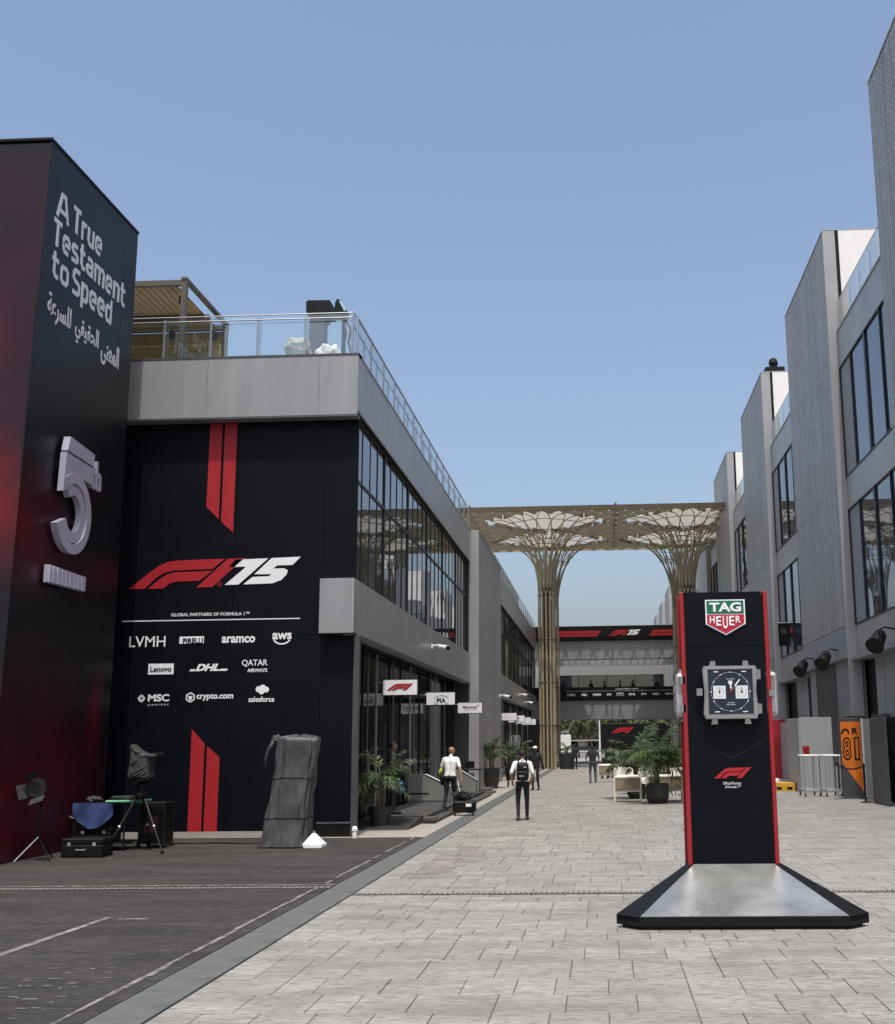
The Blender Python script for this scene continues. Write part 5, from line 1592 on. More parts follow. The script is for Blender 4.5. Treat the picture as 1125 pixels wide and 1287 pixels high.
def desk(x0, x1, y_, label):
    t = thing('reception_desk', label, 'desk', (x0, y_, .17))
    mb = MB(); mb.prism([(x0, .17), (x1, .17), (x1, .66), (x0 + (x1 - x0) * .42, 1.02), (x0, 1.02)], (Vector((0, y_, 0)), Vector((1, 0, 0)), Vector((0, 0, 1)), Vector((0, 1, 0))), 0, .5); mb.build('front_panel', m_desk, t)
    MB().box(x0, x1 + .01, y_ - .012, y_ - .001, .215, .255).build('base_trim', m_chrome, t)
    mb = MB(); mb.tube([(x0 + (x1 - x0) * .42, y_ - .01, 1.03), (x1 + .01, y_ - .01, .67), (x1 + .01, y_ - .01, .20)], .016, 6); mb.build('edge_trim', m_chrome, t)
    MB().prism([(x0 + .05, .42), (x0 + (x1 - x0) * .5, .42), (x0 + (x1 - x0) * .5, .47), (x0 + .05, .47)], frame_front(0, y_, 0), .001, .006).build('slot', m_mull, t)


desk(-6.0, -4.72, 36.6, 'nearer grey green reception desk with sloping end outside the shopfront')
desk(-5.5, -4.45, 42.0, 'farther grey green reception desk behind the bald man')
t = thing('lectern', 'black side stand with small screen beside the farther desk', 'stand', (-4.9, 44.6, .17))
MB().cbox(-5.25, -4.55, 44.4, 44.9, .95, 1.0, .01).build('top', m_black, t)
for x in (-5.2, -4.6):
    MB().tube([(x, 44.5, .17), (x, 44.5, .95)], .02, 6).build('leg', m_black, t)
MB().cbox(-5.15, -4.8, 44.5, 44.56, 1.02, 1.28, .01).build('screen', m_black, t)
MB().cbox(-5.1, -4.8, 44.42, 44.46, .55, .85, .01).build('holder', m_dkpan, t)
t = thing('a_frame', 'black metal frame stand beside the left wall near the potted palm', 'frame stand', (-4.8, 53, 0))
for x in (-5.0, -4.2):
    MB().tube([(x, 52.6, .02), (x, 52.9, 1.75)], .025, 6).build('upright', m_black, t)
    MB().tube([(x, 53.3, .02), (x, 52.9, 1.75)], .02, 6).build('brace', m_black, t)
MB().tube([(-5.0, 52.9, 1.75), (-4.2, 52.9, 1.75)], .025, 6).build('crossbar', m_black, t)
MB().tube([(-5.0, 52.75, .85), (-4.2, 52.75, .85)], .015, 6).build('crossbar', m_black, t)
t = thing('step_plinth', 'low brown stepped block on the footpath past the desks', 'step', (-4.6, 47.2, 0))
MB().cbox(-4.85, -4.25, 46.4, 47.3, .003, .10, .01).build('lower_step', m_perg, t)
MB().cbox(-4.85, -4.40, 46.6, 48.3, .102, .19, .01).build('upper_step', m_perg, t)
t = thing('bollard', 'short white capped bollard at the foot of the black corner', 'bollard', (-5.3, 25.4, 0))
MB().lathe([(.055, 0.002), (.055, .14), (.065, .15), (.065, .19), (.05, .23), (.02, .25)], (-5.34, 25.6, 0), 14).build('post', m_white_c, t)
# ------------------------------------------------------------------ plants
def frond_mesh(L, seed, mat, nleaf=22, lw=.035, ll=.34, droop=.55):
    """one feather frond along +X, arching down"""
    rr = random.Random(seed); mb = MB(); pts = []
    for i in range(9):
        t = i / 8; pts.append(Vector((L * (t - .12 * t * t * droop), 0, L * (.55 * t - droop * 1.05 * t * t))))
    mb.tube(pts, [.012 - .001 * i for i in range(9)], 4)
    for k in range(nleaf):
        t = .16 + .84 * k / (nleaf - 1); i = min(7, int(t * 8)); f = t * 8 - i
        p = pts[i].lerp(pts[i + 1], f); d = (pts[i + 1] - pts[i]).normalized()
        l_ = ll * (math.sin(PI * (t * .82 + .12)) ** .7) * rr.uniform(.8, 1.15)
        for s in (-1, 1):
            out = (Vector((0, s, 0)) * .8 + d * rr.uniform(.35, .75) + Vector((0, 0, rr.uniform(-.35, .15)))).normalized()
            side = out.cross(Vector((0, 0, 1))).normalized() * lw * .5
            tip = p + out * l_ + Vector((0, 0, -.22 * l_ - rr.uniform(0, .05)))
            mid = p + out * l_ * .5
            mb.add([p, mid - side, tip, mid + side], [(0, 1, 2, 3)])
    me = mb.mesh('frond'); me.materials.append(mat); return me


FR = [frond_mesh(1.0, s, (m_leaf, m_leaf, m_leaf2)[s % 3], droop=(.35, .55, .75)[s % 3]) for s in range(6)]
GP = 'potted palms along the street'


def palm(name, label, x, y_, pot_r, pot_h, stem_h, fl, n, seed, pot='round', wind=0, z=0.0, group=GP, cat='potted palm', up=(.1, 1.25), nshow=True):
    rr = random.Random(seed)
    t = thing(name, label, cat, (x, y_, z), group=group)
    if pot == 'round':
        prof = [(pot_r * .72, 0.003), (pot_r * .95, pot_h * .3), (pot_r, pot_h * .62), (pot_r * .9, pot_h * .95), (pot_r * .82, pot_h), (pot_r * .76, pot_h * .99), (pot_r * .74, pot_h * .88)]
    else:
        prof = [(pot_r * .72, 0.003), (pot_r, pot_h), (pot_r * .92, pot_h), (pot_r * .9, pot_h * .92)]
    MB().lathe(prof, (x, y_, z), 20).build('pot', m_pot, t, smooth=False)
    mb = MB()
    for k in range(3):
        a = rr.uniform(0, 6.28)
        mb.tube([(x + .05 * math.cos(a), y_ + .05 * math.sin(a), z + pot_h * .85), (x + .1 * math.cos(a), y_ + .08 * math.sin(a), z + pot_h + stem_h * .6), (x + .07 * math.cos(a), y_ + .06 * math.sin(a), z + pot_h + stem_h)], [.045, .035, .03], 6)
    mb.build('stem', m_bark, t)
    for k in range(n):
        az = 2 * PI * k * .618 + rr.uniform(-.3, .3); el = rr.uniform(*up); s_ = fl * rr.uniform(.7, 1.1)
        hz_ = z + pot_h + stem_h * rr.uniform(.45, 1.0)
        o = link('frond', FR[rr.randrange(6)], t, Vector((x + .04 * math.cos(az), y_ + .04 * math.sin(az), hz_)) - Vector(ORG[t]))
        o.scale = (s_, s_ * rr.uniform(.8, 1.15), s_)
        az2 = az + wind * (math.sin(az - PI) * .5)
        o.rotation_euler = (rr.uniform(-.4, .4), -el + .45, az2)
    return t


palm('potted_palm', 'large windswept potted palm in a dark round pot among the white seats', 1.72, 38.3, .38, .62, .95, 1.2, 38, 21, wind=1.0, up=(.15, 1.3))
palm('garden_shrub', 'light green feathery palm leaning left behind the windswept potted palm', 1.15, 41.5, .34, .5, .95, 1.35, 30, 5, up=(.1, 1.2), group=None)
palm('potted_palm', 'bushy palm in a tall tapered black pot at the perforated wall', -5.35 + .55, 51.5, .36, .85, .75, .88, 34, 9, pot='cone', up=(.3, 1.3))
palm('potted_palm', 'leafy palm in the shade beside the first shopfront doorway', -5.35, 28.6, .28, .5, .75, 1.0, 26, 31, pot='cone', up=(0, 1.2))
palm('potted_palm', 'dark bushy plant in a black pot just right of the golden column', -2.55, 84.5, .62, 1.1, .35, .62, 20, 41, pot='cone', up=(.2, 1.3))
palm('potted_palm', 'small palm by the far shopfront behind the backpack man', -4.85, 62.5, .3, .6, .8, .85, 20, 43, pot='cone', up=(.2, 1.3))
palm('potted_palm', 'small palm farther along the shopfront, near the golden column', -4.85, 70.5, .3, .6, 1.1, .85, 18, 44, pot='cone', up=(.2, 1.3))
palm('potted_palm', 'low green palm behind the seated people in black', 1.6, 66.0, .5, .6, .5, 1.2, 26, 47, up=(-.1, 1.2))
palm('potted_palm', 'spreading palm between the white sofas, behind the windswept one', 2.6, 52.5, .4, .6, .6, 1.25, 26, 49, up=(-.1, 1.2))


# ------------------------------------------------------------------ white lounge furniture
GC = 'cream lounge seats on the plaza'


def seat(name, label, x, y_, w, rz=0.0, pillow=True, cat='armchair', d=.78):
    t = thing(name, label, cat, (x, y_, 0), rz, GC, local=True)
    h = w / 2; e = .028

    def B(mb, nm, mat, smooth=False): return mb.build(nm, mat, t, smooth)
    for sx in (-1, 1):
        for sy in (-1, 1):
            zt = .82 if sy < 0 else .58
            B(MB().cbox(sx * h - e, sx * h + e, sy * d / 2 - e, sy * d / 2 + e, .003, .40, .006), 'leg', m_frame)
    mb = MB(); mb.cbox(-h, h, -d / 2 - .03, -d / 2 + .03, .76, .82, .012)
    mb.cbox(-h - e, -h + e, -d / 2 - .03, -d / 2 + .03, .401, .80, .01); mb.cbox(h - e, h + e, -d / 2 - .03, -d / 2 + .03, .401, .80, .01)
    B(mb, 'back_frame', m_frame)
    B(MB().cbox(-h + e, h - e, -d / 2 - .012, -d / 2 + .010, .42, .757, .006), 'back_panel', m_mesh)
    for sx in (-1, 1):
        mb = MB(); mb.cbox(sx * h - e, sx * h + e, -d / 2 + .031, d / 2 + e, .58, .63, .01); mb.cbox(sx * h - e, sx * h + e, d / 2 - e, d / 2 + e, .401, .58, .006)
        B(mb, 'arm', m_frame)
    B(MB().cbox(-h + .03, h - .03, -d / 2 + .03, d / 2, .32, .372, .01), 'seat_frame', m_frame)
    ns = max(1, round(w / .85))
    for i in range(ns):
        a = -h + .035 + (w - .07) * i / ns; c = -h + .035 + (w - .07) * (i + 1) / ns
        B(MB().cbox(a + .005, c - .005, -d / 2 + .04, d / 2 - .01, .375, .50, .03), 'seat_cushion', m_cush)
        mb = MB().cbox(a + .01, c - .01, -d / 2 + .05, -d / 2 + .19, .51, .86, .04); B(mb, 'back_cushion', m_cush)
    return t


seat('armchair', 'cream armchair seen from behind, nearest and leftmost of the plaza seats', .80, 39.6, .86, 0)
seat('sofa', 'cream sofa behind the dark round palm pot, nearest row', 2.05, 39.9, 1.15, .0, cat='sofa')
seat('sofa', 'wide cream sofa half hidden by the black pylon, nearest row', 3.25, 39.7, 1.15, .0, cat='sofa')
seat('armchair', 'cream armchair in the second row, beside the palm fronds', 1.02, 49.8, 1.05, PI)
seat('armchair', 'cream armchair in the third row, just right of the walking man in black', .22, 58.0, .95, .1)
seat('sofa', 'cream sofa in the second row, right of the palm and left of the pylon', 3.5, 49.0, 1.4, PI, cat='sofa')
seat('armchair', 'small cream armchair far back by the seated people', .95, 66.0, .95, .1)


def table(label, x, y_, w, d):
    t = thing('coffee_table', label, 'coffee table', (x, y_, 0), group='low cream tables on the plaza')
    MB().cbox(x - w / 2, x + w / 2, y_ - d / 2, y_ + d / 2, .36, .40, .01).build('table_top', m_cush, t)
    for sx in (-1, 1):
        for sy in (-1, 1):
            MB().cbox(x + sx * (w / 2 - .05) - .022, x + sx * (w / 2 - .05) + .022, y_ + sy * (d / 2 - .05) - .022, y_ + sy * (d / 2 - .05) + .022, .003, .359, .005).build('leg', m_frame, t)
    return t


table('low cream table in front of the second row armchair', 1.1, 45.2, 1.0, .7)
table('low cream table between the right hand sofas', 3.2, 43.8, 1.2, .8)
heap('throw_pillow', 'white throw pillow on the arm of the third row seat', 'pillow', (1.4, 45.2, .403), (.22, .18, .12), 33, m_white_c, .12)
heap('throw_pillow', 'white throw pillow on the low table left of the pylon', 'pillow', (3.0, 43.8, .403), (.24, .2, .13), 34, m_white_c, .12)


# ------------------------------------------------------------------ people
def person(name_label, x, y_, rz, mats, pose, vox=.014, h=1.75, hair='short', z=0.0, extra=None, cat='person', group=None):
    """one continuous body (voxel-fused from tapered limbs), local +Y is the way it faces"""
    s = h / 1.75
    seg = []      # p0,p1,r0,r1,key

    def S(a, b, ra, rb, key): seg.append((Vector(a) * s, Vector(b) * s, ra * s, rb * s, key))
    st = pose.get('stride', .0); lean = pose.get('lean', 0.0); spread = pose.get('spread', .10)
    sit = pose.get('sit', False)
    hipz = .93 if not sit else .52
    L = {}
    for sd, ph in ((-1, -1), (1, 1)):
        f = st * ph
        hip = Vector((sd * .095, 0, hipz))
        if sit:
            knee = Vector((sd * .14, .44, .52)); ank = Vector((sd * .14, .46, .09)); toe = Vector((sd * .16, .62, .035))
        else:
            knee = Vector((sd * spread, f * .24 + .03 + (.05 if f < 0 else 0), .50)); ank = Vector((sd * spread, f * .46 - (.04 if f < 0 else 0), .09 + (.06 if f < -.3 else 0)))
            toe = ank + Vector((sd * .02, .17, -.055 if f >= -.3 else -.10))
            toe.z = max(toe.z, .033)
        S(hip, knee, .088, .062, 'trou'); S(knee, ank + Vector((0, 0, .03)), .060, .045, 'trou')
        S(ank + Vector((0, -.03, -.035)), toe, .043, .036, 'shoe'); S(ank, ank + Vector((0, -.03, -.035)), .043, .043, 'shoe')
    top = lambda zz: Vector((0, lean * (zz - hipz), zz if not sit else zz - .41))
    for sd in (-1, 1):
        S(top(.95) + Vector((sd * .065, 0, 0)), top(1.12) + Vector((sd * .055, 0, 0)), .108, .100, 'trou' if pose.get('tucked') else 'shirt')
        S(top(1.12) + Vector((sd * .055, 0, 0)), top(1.34) + Vector((sd * .085, 0, 0)), .103, .112, 'shirt')
    S(top(.93) + Vector((-.07, -.01, 0)), top(.93) + Vector((.07, -.01, 0)), .105, .105, 'trou')
    S(top(1.43) + Vector((-.155, 0, 0)), top(1.43) + Vector((.155, 0, 0)), .062, .062, 'shirt')
    S(top(1.36), top(1.50), .09, .055, 'shirt')
    hd = pose.get('head', (0, 0)); hc = top(1.64) + Vector((hd[0], .02 + hd[1], 0))
    S(top(1.48), hc - Vector((0, .01, .07)), .052, .055, 'skin')
    S(hc + Vector((0, -.015, .02)), hc + Vector((0, .012, -.02)), .083, .076, 'skin')
    S(hc + Vector((0, -.02, .035)), hc + Vector((0, .0, .03)), .084, .082, 'skin')
    S(hc + Vector((0, .03, -.06)), hc + Vector((0, .045, -.085)), .052, .036, 'skin')     # jaw
    S(hc + Vector((0, .085, .01)), hc + Vector((0, .103, -.025)), .012, .016, 'skin')     # nose
    for sd in (-1, 1):
        S(hc + Vector((sd * .080, -.01, .01)), hc + Vector((sd * .084, -.015, -.02)), .014, .013, 'skin')   # ears
    hands = {}
    for sd, key in ((-1, 'L'), (1, 'R')):
        sh = top(1.42) + Vector((sd * .195, 0, 0))
        el = pose.get('elbow' + key, (sd * .06, -.04, -.29)); wr_ = pose.get('wrist' + key, (sd * .07, .06, -.54))
        E_ = sh + Vector(el); W_ = sh + Vector(wr_)
        sl_ = pose.get('sleeve', .75)
        mid = sh.lerp(E_, sl_)
        S(sh, mid, .060, .054, 'shirt'); S(mid, E_, .042, .038, 'skin' if sl_ < 1 else 'shirt')
        S(E_, W_, .038, .026, 'skin' if sl_ <= 1 else 'shirt')
        d = (W_ - E_).normalized(); d2 = (d + Vector((0, 0, -.6))).normalized() if pose.get('grip' + key) is None else d
        pe = W_ + d2 * .085
        S(W_, pe, .026, .034, 'skin')
        a = d2.cross(Vector((1, 0, 0)));
        ax = Vector((0, 1, 0)) - d2 * d2.y; ax.normalize()     # fingers fan along the palm width
        inn = Vector((-sd, 0, 0)) - d2 * (-sd * d2.x); inn.normalize()
        for k, (off, ln) in enumerate(((-.030, .070), (-.010, .082), (.011, .078), (.031, .062))):
            b = pe + ax * off * 1.05; m_ = b + d2 * ln * .55 + inn * .010; c_ = m_ + d2 * ln * .40 + inn * .028
            S(b - d2 * .02, m_, .0105, .010, 'skin'); S(m_, c_, .010, .009, 'skin')
        tb = W_ + d2 * .03 + ax * .030; tm = tb + ax * .035 + d2 * .030 + inn * .012
        S(tb, tm, .013, .012, 'skin'); S(tm, tm + d2 * .032 + inn * .008, .012, .010, 'skin')
        hands[key] = pe + d2 * .04
    mb = MB()
    for a, b, ra, rb, key in seg:
        d = (b - a); ln = d.length; d = d / ln if ln > 1e-6 else Vector((0, 0, 1))
        pts = []; rs = []
        for t_ in (-1, -.8, -.45, 0):
            pts.append(a + d * ra * t_); rs.append(max(.003, ra * math.sqrt(max(0, 1 - t_ * t_))))
        for t_ in (0, .45, .8, 1):
            pts.append(b + d * rb * t_); rs.append(max(.003, rb * math.sqrt(max(0, 1 - t_ * t_))))
        mb.tube(pts, rs, 10)
    me0 = mb.mesh('tmp'); ob = bpy.data.objects.new('tmp', me0); C.objects.link(ob)
    md = ob.modifiers.new('r', 'REMESH'); md.mode = 'VOXEL'; md.voxel_size = vox; md.use_smooth_shade = True
    sm = ob.modifiers.new('s', 'SMOOTH'); sm.factor = .5; sm.iterations = 3 if vox < .012 else 2
    bpy.context.view_layer.update()
    me = bpy.data.meshes.new_from_object(ob.evaluated_get(bpy.context.evaluated_depsgraph_get()))
    bpy.data.objects.remove(ob); bpy.data.meshes.remove(me0)
    keys = ['skin', 'shirt', 'trou', 'shoe']
    for k in keys: me.materials.append(mats[k])
    nf = len(me.polygons)
    ce = np.zeros(nf * 3); me.polygons.foreach_get('center', ce); ce = ce.reshape(-1, 3)
    best = np.full(nf, 1e9); mi = np.zeros(nf, int)
    for a, b, ra, rb, key in seg:
        a = np.array(a); b = np.array(b); ab = b - a; q = np.clip(((ce - a) @ ab) / (ab @ ab + 1e-12), 0, 1)
        dist = np.linalg.norm(ce - (a + q[:, None] * ab), axis=1) - (ra + (rb - ra) * q)
        m_ = dist < best; best[m_] = dist[m_]; mi[m_] = keys.index(key)
    me.polygons.foreach_set('material_index', mi.astype(np.int32)); me.name = 'body'
    me.polygons.foreach_set('use_smooth', [True] * nf)
    t = thing('person', name_label, cat, (x, y_, z), rz, group, local=True)
    body = link('body', me, t)
    hc = hc * s
    if hair in ('short', 'long'):
        mb = MB(); mb.ell((hc.x, hc.y - .018, hc.z + .034), (.090 * s, .098 * s, .088 * s), 18, 12)
        # open the face: push the front lower part back inside the head
        vs = []
        for vx, vy, vz in mb.v:
            if vy > hc.y + .045 and vz < hc.z + .06: vy = hc.y + .03
            if vz < hc.z - .01 and vy > hc.y - .02: vz = hc.z - .01
            vs.append((vx, vy, vz))
        mb.v = vs
        if hair == 'long': mb.ell((hc.x, hc.y - .05, hc.z - .07), (.085 * s, .05 * s, .14 * s), 14, 10)
        mb.build('hair', m_hair, t, smooth=True)
    elif hair == 'cap':
        mb = MB(); mb.ell((hc.x, hc.y - .01, hc.z + .045), (.094 * s, .102 * s, .075 * s), 18, 12)
        mb.v = [(vx, vy, max(vz, hc.z + .03)) for vx, vy, vz in mb.v]
        cp = mb.build('cap', mats['cap'], t, smooth=True)
        mb = MB(); mb.prism([(-.07, .07), (.07, .07), (.055, .15), (0, .175), (-.055, .15)], (Vector((hc.x, hc.y, hc.z + .034)), Vector((1, 0, 0)), Vector((0, 1, 0)), Vector((0, 0, 1))), 0, .012)
        mb.build('cap_brim', mats['cap'], cp)
    for sd in (-1, 1):
        mb = MB(); mb.ell((hc.x + sd * .030, hc.y + .078, hc.z + .012), (.011, .008, .008), 8, 6); mb.build('eye', m_black, t)
    mb = MB(); mb.ell((hc.x, hc.y + .082, hc.z - .055), (.022, .006, .005), 8, 6); mb.build('mouth', mats.get('lip', m_skin_d), t)
    return t, hands, s


def mt(skin, shirt, trou, cap=None): return {'skin': skin, 'shirt': shirt, 'trou': trou, 'shoe': m_shoe, 'cap': cap or m_white_c}


# man with the backpack, walking away
p1, hnd, s_ = person('man in white shirt and black trousers walking away with a backpack', -2.08, 30.8, .10, mt(m_skin, m_wshirt, m_trou), {'stride': .16, 'spread': .115, 'elbowL': (-.10, -.05, -.27), 'wristL': (-.06, .10, -.45), 'elbowR': (.08, -.03, -.28), 'wristR': (.04, .12, -.42), 'sleeve': .8}, vox=.0095, h=1.76)
t = thing('backpack', 'black backpack worn by the man in the white shirt', 'backpack', (-2.08, 30.8, 0), .10, local=True)
mb = MB(); mb.cbox(-.155, .155, -.31, -.125, 1.00, 1.46, .05); mb.build('bag_body', m_bshirt, t)
MB().cbox(-.125, .125, -.365, -.312, 1.03, 1.24, .03).build('front_pocket', m_black, t)
MB().cbox(-.11, .11, -.345, -.312, 1.27, 1.40, .02).build('upper_pocket', m_black, t)
for sx in (-1, 1):
    mb = MB(); mb.tube([(sx * .09, -.14, 1.44), (sx * .115, -.02, 1.525), (sx * .125, .09, 1.46), (sx * .125, .155, 1.30), (sx * .13, .10, 1.12), (sx * .135, -.10, 1.04)], .018, 6); mb.build('strap', m_black, t)
MB().tube([(-.03, -.2, 1.46), (-.02, -.2, 1.50), (.02, -.2, 1.50), (.03, -.2, 1.46)], .01, 6).build('handle', m_black, t)
mb = MB(); mb.cbox(-.10, .02, -.372, -.366, 1.10, 1.13, .002); mb.cbox(.02, .09, -.352, -.346, 1.32, 1.35, .002); mb.build('reflective_patch', m_chrome, t)

# bald man with the trolley case
p2, hnd2, s_ = person('bald man in a white polo shirt pulling a black wheeled bag', -4.32, 33.6, -.25, mt(m_skin, m_wshirt, m_trou), {'stride': .28, 'spread': .11, 'lean': .10, 'elbowL': (-.10, .02, -.27), 'wristL': (-.12, .12, -.47), 'elbowR': (.12, -.10, -.26), 'wristR': (.16, -.12, -.50), 'sleeve': .7, 'head': (0, .03)}, vox=.0095, h=1.80, hair='none', z=.05)
t = thing('folded_jacket', 'lime and black jacket carried over the bald man\'s left arm', 'jacket', (-4.32, 33.6, .05), -.25, local=True)
mb = MB(); mb.tube([(-.27, .06, 1.22), (-.33, .08, 1.10), (-.36, .12, 1.00)], [.04, .06, .045], 10); mb.build('lime_panel', m_hiviz, t, smooth=True)
mb = MB(); mb.tube([(-.27, .10, 1.12), (-.28, .12, .95), (-.27, .13, .74)], [.07, .085, .05], 10); mb.build('black_panel', m_bshirt, t, smooth=True)
t = thing('wheeled_bag', 'black wheeled bag with a jacket draped over it behind the bald man', 'wheeled bag', (-3.78, 33.0, 0), 0)
MB().cbox(-4.14, -3.52, 32.8, 33.2, .08, .40, .05).build('body', m_black, t)
mb = crumple((-3.88, 33.0, .40), (.30, .22, .16), 14, .3); mb.build('draped_jacket', m_bshirt, t, smooth=True)
MB().tube([(-3.95, 33.05, .45), (-4.02, 33.25, .72), (-4.08, 33.4, .92)], .012, 6).build('tow_handle', m_chrome, t)
for x in (-4.08, -3.58):
    mb = MB(); mb.tube([(x - .02, 32.85, .06), (x + .02, 32.85, .06)], .058, 12); mb.build('wheel', m_black, t)
MB().cbox(-3.78, -3.62, 32.77, 32.80, .24, .32, .01).build('pale_label', m_wht, t)

person('man in grey shirt standing in the first shopfront doorway holding a blue bag', -5.55, 31.2, -1.2, mt(m_skin_d, m_gshirt, m_trou), {'spread': .11, 'stride': .05, 'sleeve': .7}, vox=.012, h=1.86, z=.16)
t = thing('carrier_bag', 'crumpled light blue bag held by the man in the doorway', 'bag', (-5.32, 30.95, .72))
crumple((-5.27, 30.86, .84), (.13, .11, .17), 44, .25, flat=False).build('bag', m_lblue, t, smooth=True)
MB().tube([(-5.30, 30.9, 1.00), (-5.33, 30.98, 1.08)], .012, 6).build('handle', m_lblue, t)
person('man in dark suit and white cap standing by the golden column', -2.78, 49.2, 2.9, mt(m_skin_d, m_bshirt, m_trou, m_white_c), {'spread': .10, 'stride': .1, 'sleeve': 2}, vox=.013, h=1.78, hair='cap')
person('man in black shirt and grey jeans walking along the middle of the street', -.48, 56.8, .1, mt(m_skin_d, m_bshirt, m_gtrou), {'spread': .12, 'stride': .12, 'sleeve': .8, 'elbowL': (-.12, -.05, -.25), 'wristL': (-.10, .12, -.36), 'elbowR': (.12, -.05, -.25), 'wristR': (.10, .12, -.36)}, vox=.014, h=1.77)
person('man in black standing far off beside the white sign', -1.92, 83.6, .4, mt(m_skin_d, m_bshirt, m_trou), {'spread': .12, 'stride': .1, 'sleeve': 2}, vox=.016, h=1.75)
person('person in black seated in the far armchair, left of two', .20, 62.5, .2, mt(m_skin_d, m_bshirt, m_trou), {'sit': True, 'sleeve': 2}, vox=.015, h=1.8, hair='long')
person('person in black standing behind the seats, right of the walking man', .42, 64.2, 2.6, mt(m_skin_d, m_bshirt, m_trou), {'sleeve': 2, 'spread': .14}, vox=.015, h=1.62, hair='long')
person('person in navy walking by the far right shopfronts', 5.9, 96.0, 2.9, mt(m_skin_d, m_nshirt, m_trou), {'sleeve': 2, 'stride': .2}, vox=.017, h=1.75, hair='cap')
person('person in white top beside the pylon far down the street', 5.0, 86.0, 1.0, mt(m_skin_d, m_wshirt, m_nshirt), {'sleeve': .8, 'stride': .2}, vox=.017, h=1.70)
for i, (x, sh, tr, lab) in enumerate(((-4.35, m_bshirt, m_trou, 'person in black on the footbridge behind its left end'), (-3.4, m_gshirt, m_trou, 'person in grey on the footbridge, second from the left'), (-.9, m_bshirt, m_trou, 'person in black on the footbridge left of the middle'), (.3, m_gshirt, m_trou, 'person in charcoal on the footbridge next to the middle'),
                                       (1.7, m_nshirt, m_trou, 'person in navy on the footbridge right of the middle'), (2.8, m_bshirt, m_trou, 'stout person in black on the footbridge right of the middle'), (4.9, m_bshirt, m_trou, 'person in black on the footbridge near the pale post'))):
    person(lab, x, YB + 1.3 + (i % 3) * .4, .4 * i, mt(m_skin_d, sh, tr), {'sleeve': 2, 'spread': .1}, vox=.02, h=1.60 + .04 * (i % 3), z=5.51, hair='short', group='people on the footbridge')

# ------------------------------------------------------------------ right-hand street furniture
t = thing('white_partition', 'pale grey site partition with a red fire sticker beside the chrome carts', 'partition', (7.5, 46, 0))
MB().cbox(7.36, 7.42, 44.9, 47.6, .01, 2.72, .008).build('panel', m_ltgrey, t)
MB().cbox(7.42, 8.9, 47.5, 47.56, .01, 2.70, .008).build('return_panel', m_ltgrey, t)
MB().cbox(7.425, 8.6, 44.9, 44.96, .01, 2.74, .008).build('front_panel', m_ltgrey, t)
mb = MB()
for k, (a, c, r) in enumerate(((7.58, 1.50, .10), (7.66, 1.60, .08), (7.52, 1.62, .06), (7.66, 1.46, .07))):
    mb.prism([(a + r * math.cos(q * PI / 6), c + r * 1.3 * math.sin(q * PI / 6)) for q in range(12)], frame_front(0, 44.9, 0), .001, .004 + .001 * k)
mb.build('red_sticker', m_redt, t)
t = thing('red_partition', 'dark red hoarding panel beyond the pale partition', 'hoarding', (8.7, 61, 0))
MB().cbox(8.0, 9.2, 60.2, 60.26, .01, 2.9, .01).build('panel', M('red_hoarding', (.30, .012, .028), .55, var=.08), t)
MB().cbox(9.0, 9.3, 56.6, 56.66, .01, 2.7, .01).build('dark_panel', m_dkpan, t)
MB().cbox(8.96, 9.0, 56.6, 60.2, .01, 2.74, .01).build('edge_panel', m_ltgrey, t)
t = thing('yellow_ramp', 'yellow cable ramp block with black holes by the pylon', 'ramp', (7, 46, 0))
mb = MB(); mb.prism([(5.95, .004), (7.3, .004), (7.3, .30), (5.95, .30)], (Vector((0, 46.0, 0)), Vector((1, 0, 0)), Vector((0, 0, 1)), Vector((0, 1, 0))), 0, 1.2); mb.build('block', m_yellow, t)
for x in (6.15, 6.6, 7.0):
    MB().prism([(x, .06), (x + .2, .06), (x + .2, .16), (x, .16)], frame_front(0, 46.0, 0), .001, .006).build('slot', m_black, t)
MB().cbox(6.1, 6.75, 46.2, 47.0, .302, .46, .02).build('white_box', m_white_c, t)


def cart(label, x, y_):
    t = thing('rail_cart', label, 'cart', (x, y_, 0), group='chrome carts by the pale partition')
    for (a, b) in ((0, 0), (.50, 0), (0, 1.1), (.50, 1.1)):
        MB().tube([(x + a, y_ + b, .12), (x + a, y_ + b, 1.38)], .024, 8).build('upright', m_steel, t)
        mb = MB(); mb.tube([(x + a - .02, y_ + b, .062), (x + a + .02, y_ + b, .062)], .058, 12); mb.build('castor', m_black, t)
    for z in (.22, 1.38):
        mb = MB(); mb.tube([(x, y_, z), (x + .50, y_, z), (x + .50, y_ + 1.1, z), (x, y_ + 1.1, z), (x, y_, z)], .03 if z > 1 else .022, 8); mb.build('top_rail' if z > 1 else 'base_rail', m_white_c if z > 1 else m_steel, t)
    for k in range(3):
        MB().tube([(x + .12 + .13 * k, y_, .22), (x + .12 + .13 * k, y_, 1.36)], .012, 6).build('bar', m_steel, t)


cart('chrome wheeled rail cart with a white top, left of two', 6.95, 41.6)
cart('chrome wheeled rail cart with a white top, right of two', 7.62, 41.3)


def stanchion(label, x, y_, h=1.08):
    t = thing('stanchion', label, 'stanchion', (x, y_, 0), group='belt stanchions on the right')
    MB().lathe([(.17, .003), (.17, .02), (.05, .045), (.03, .06)], (x, y_, 0), 18).build('base', m_chrome if y_ > 39 else m_black, t)
    MB().tube([(x, y_, .05), (x, y_, h)], .032, 10).build('post', m_steel if y_ > 39 else m_black, t)
    MB().lathe([(.042, 0), (.042, .08), (.03, .10)], (x, y_, h), 12).build('head', m_black, t)
    return t


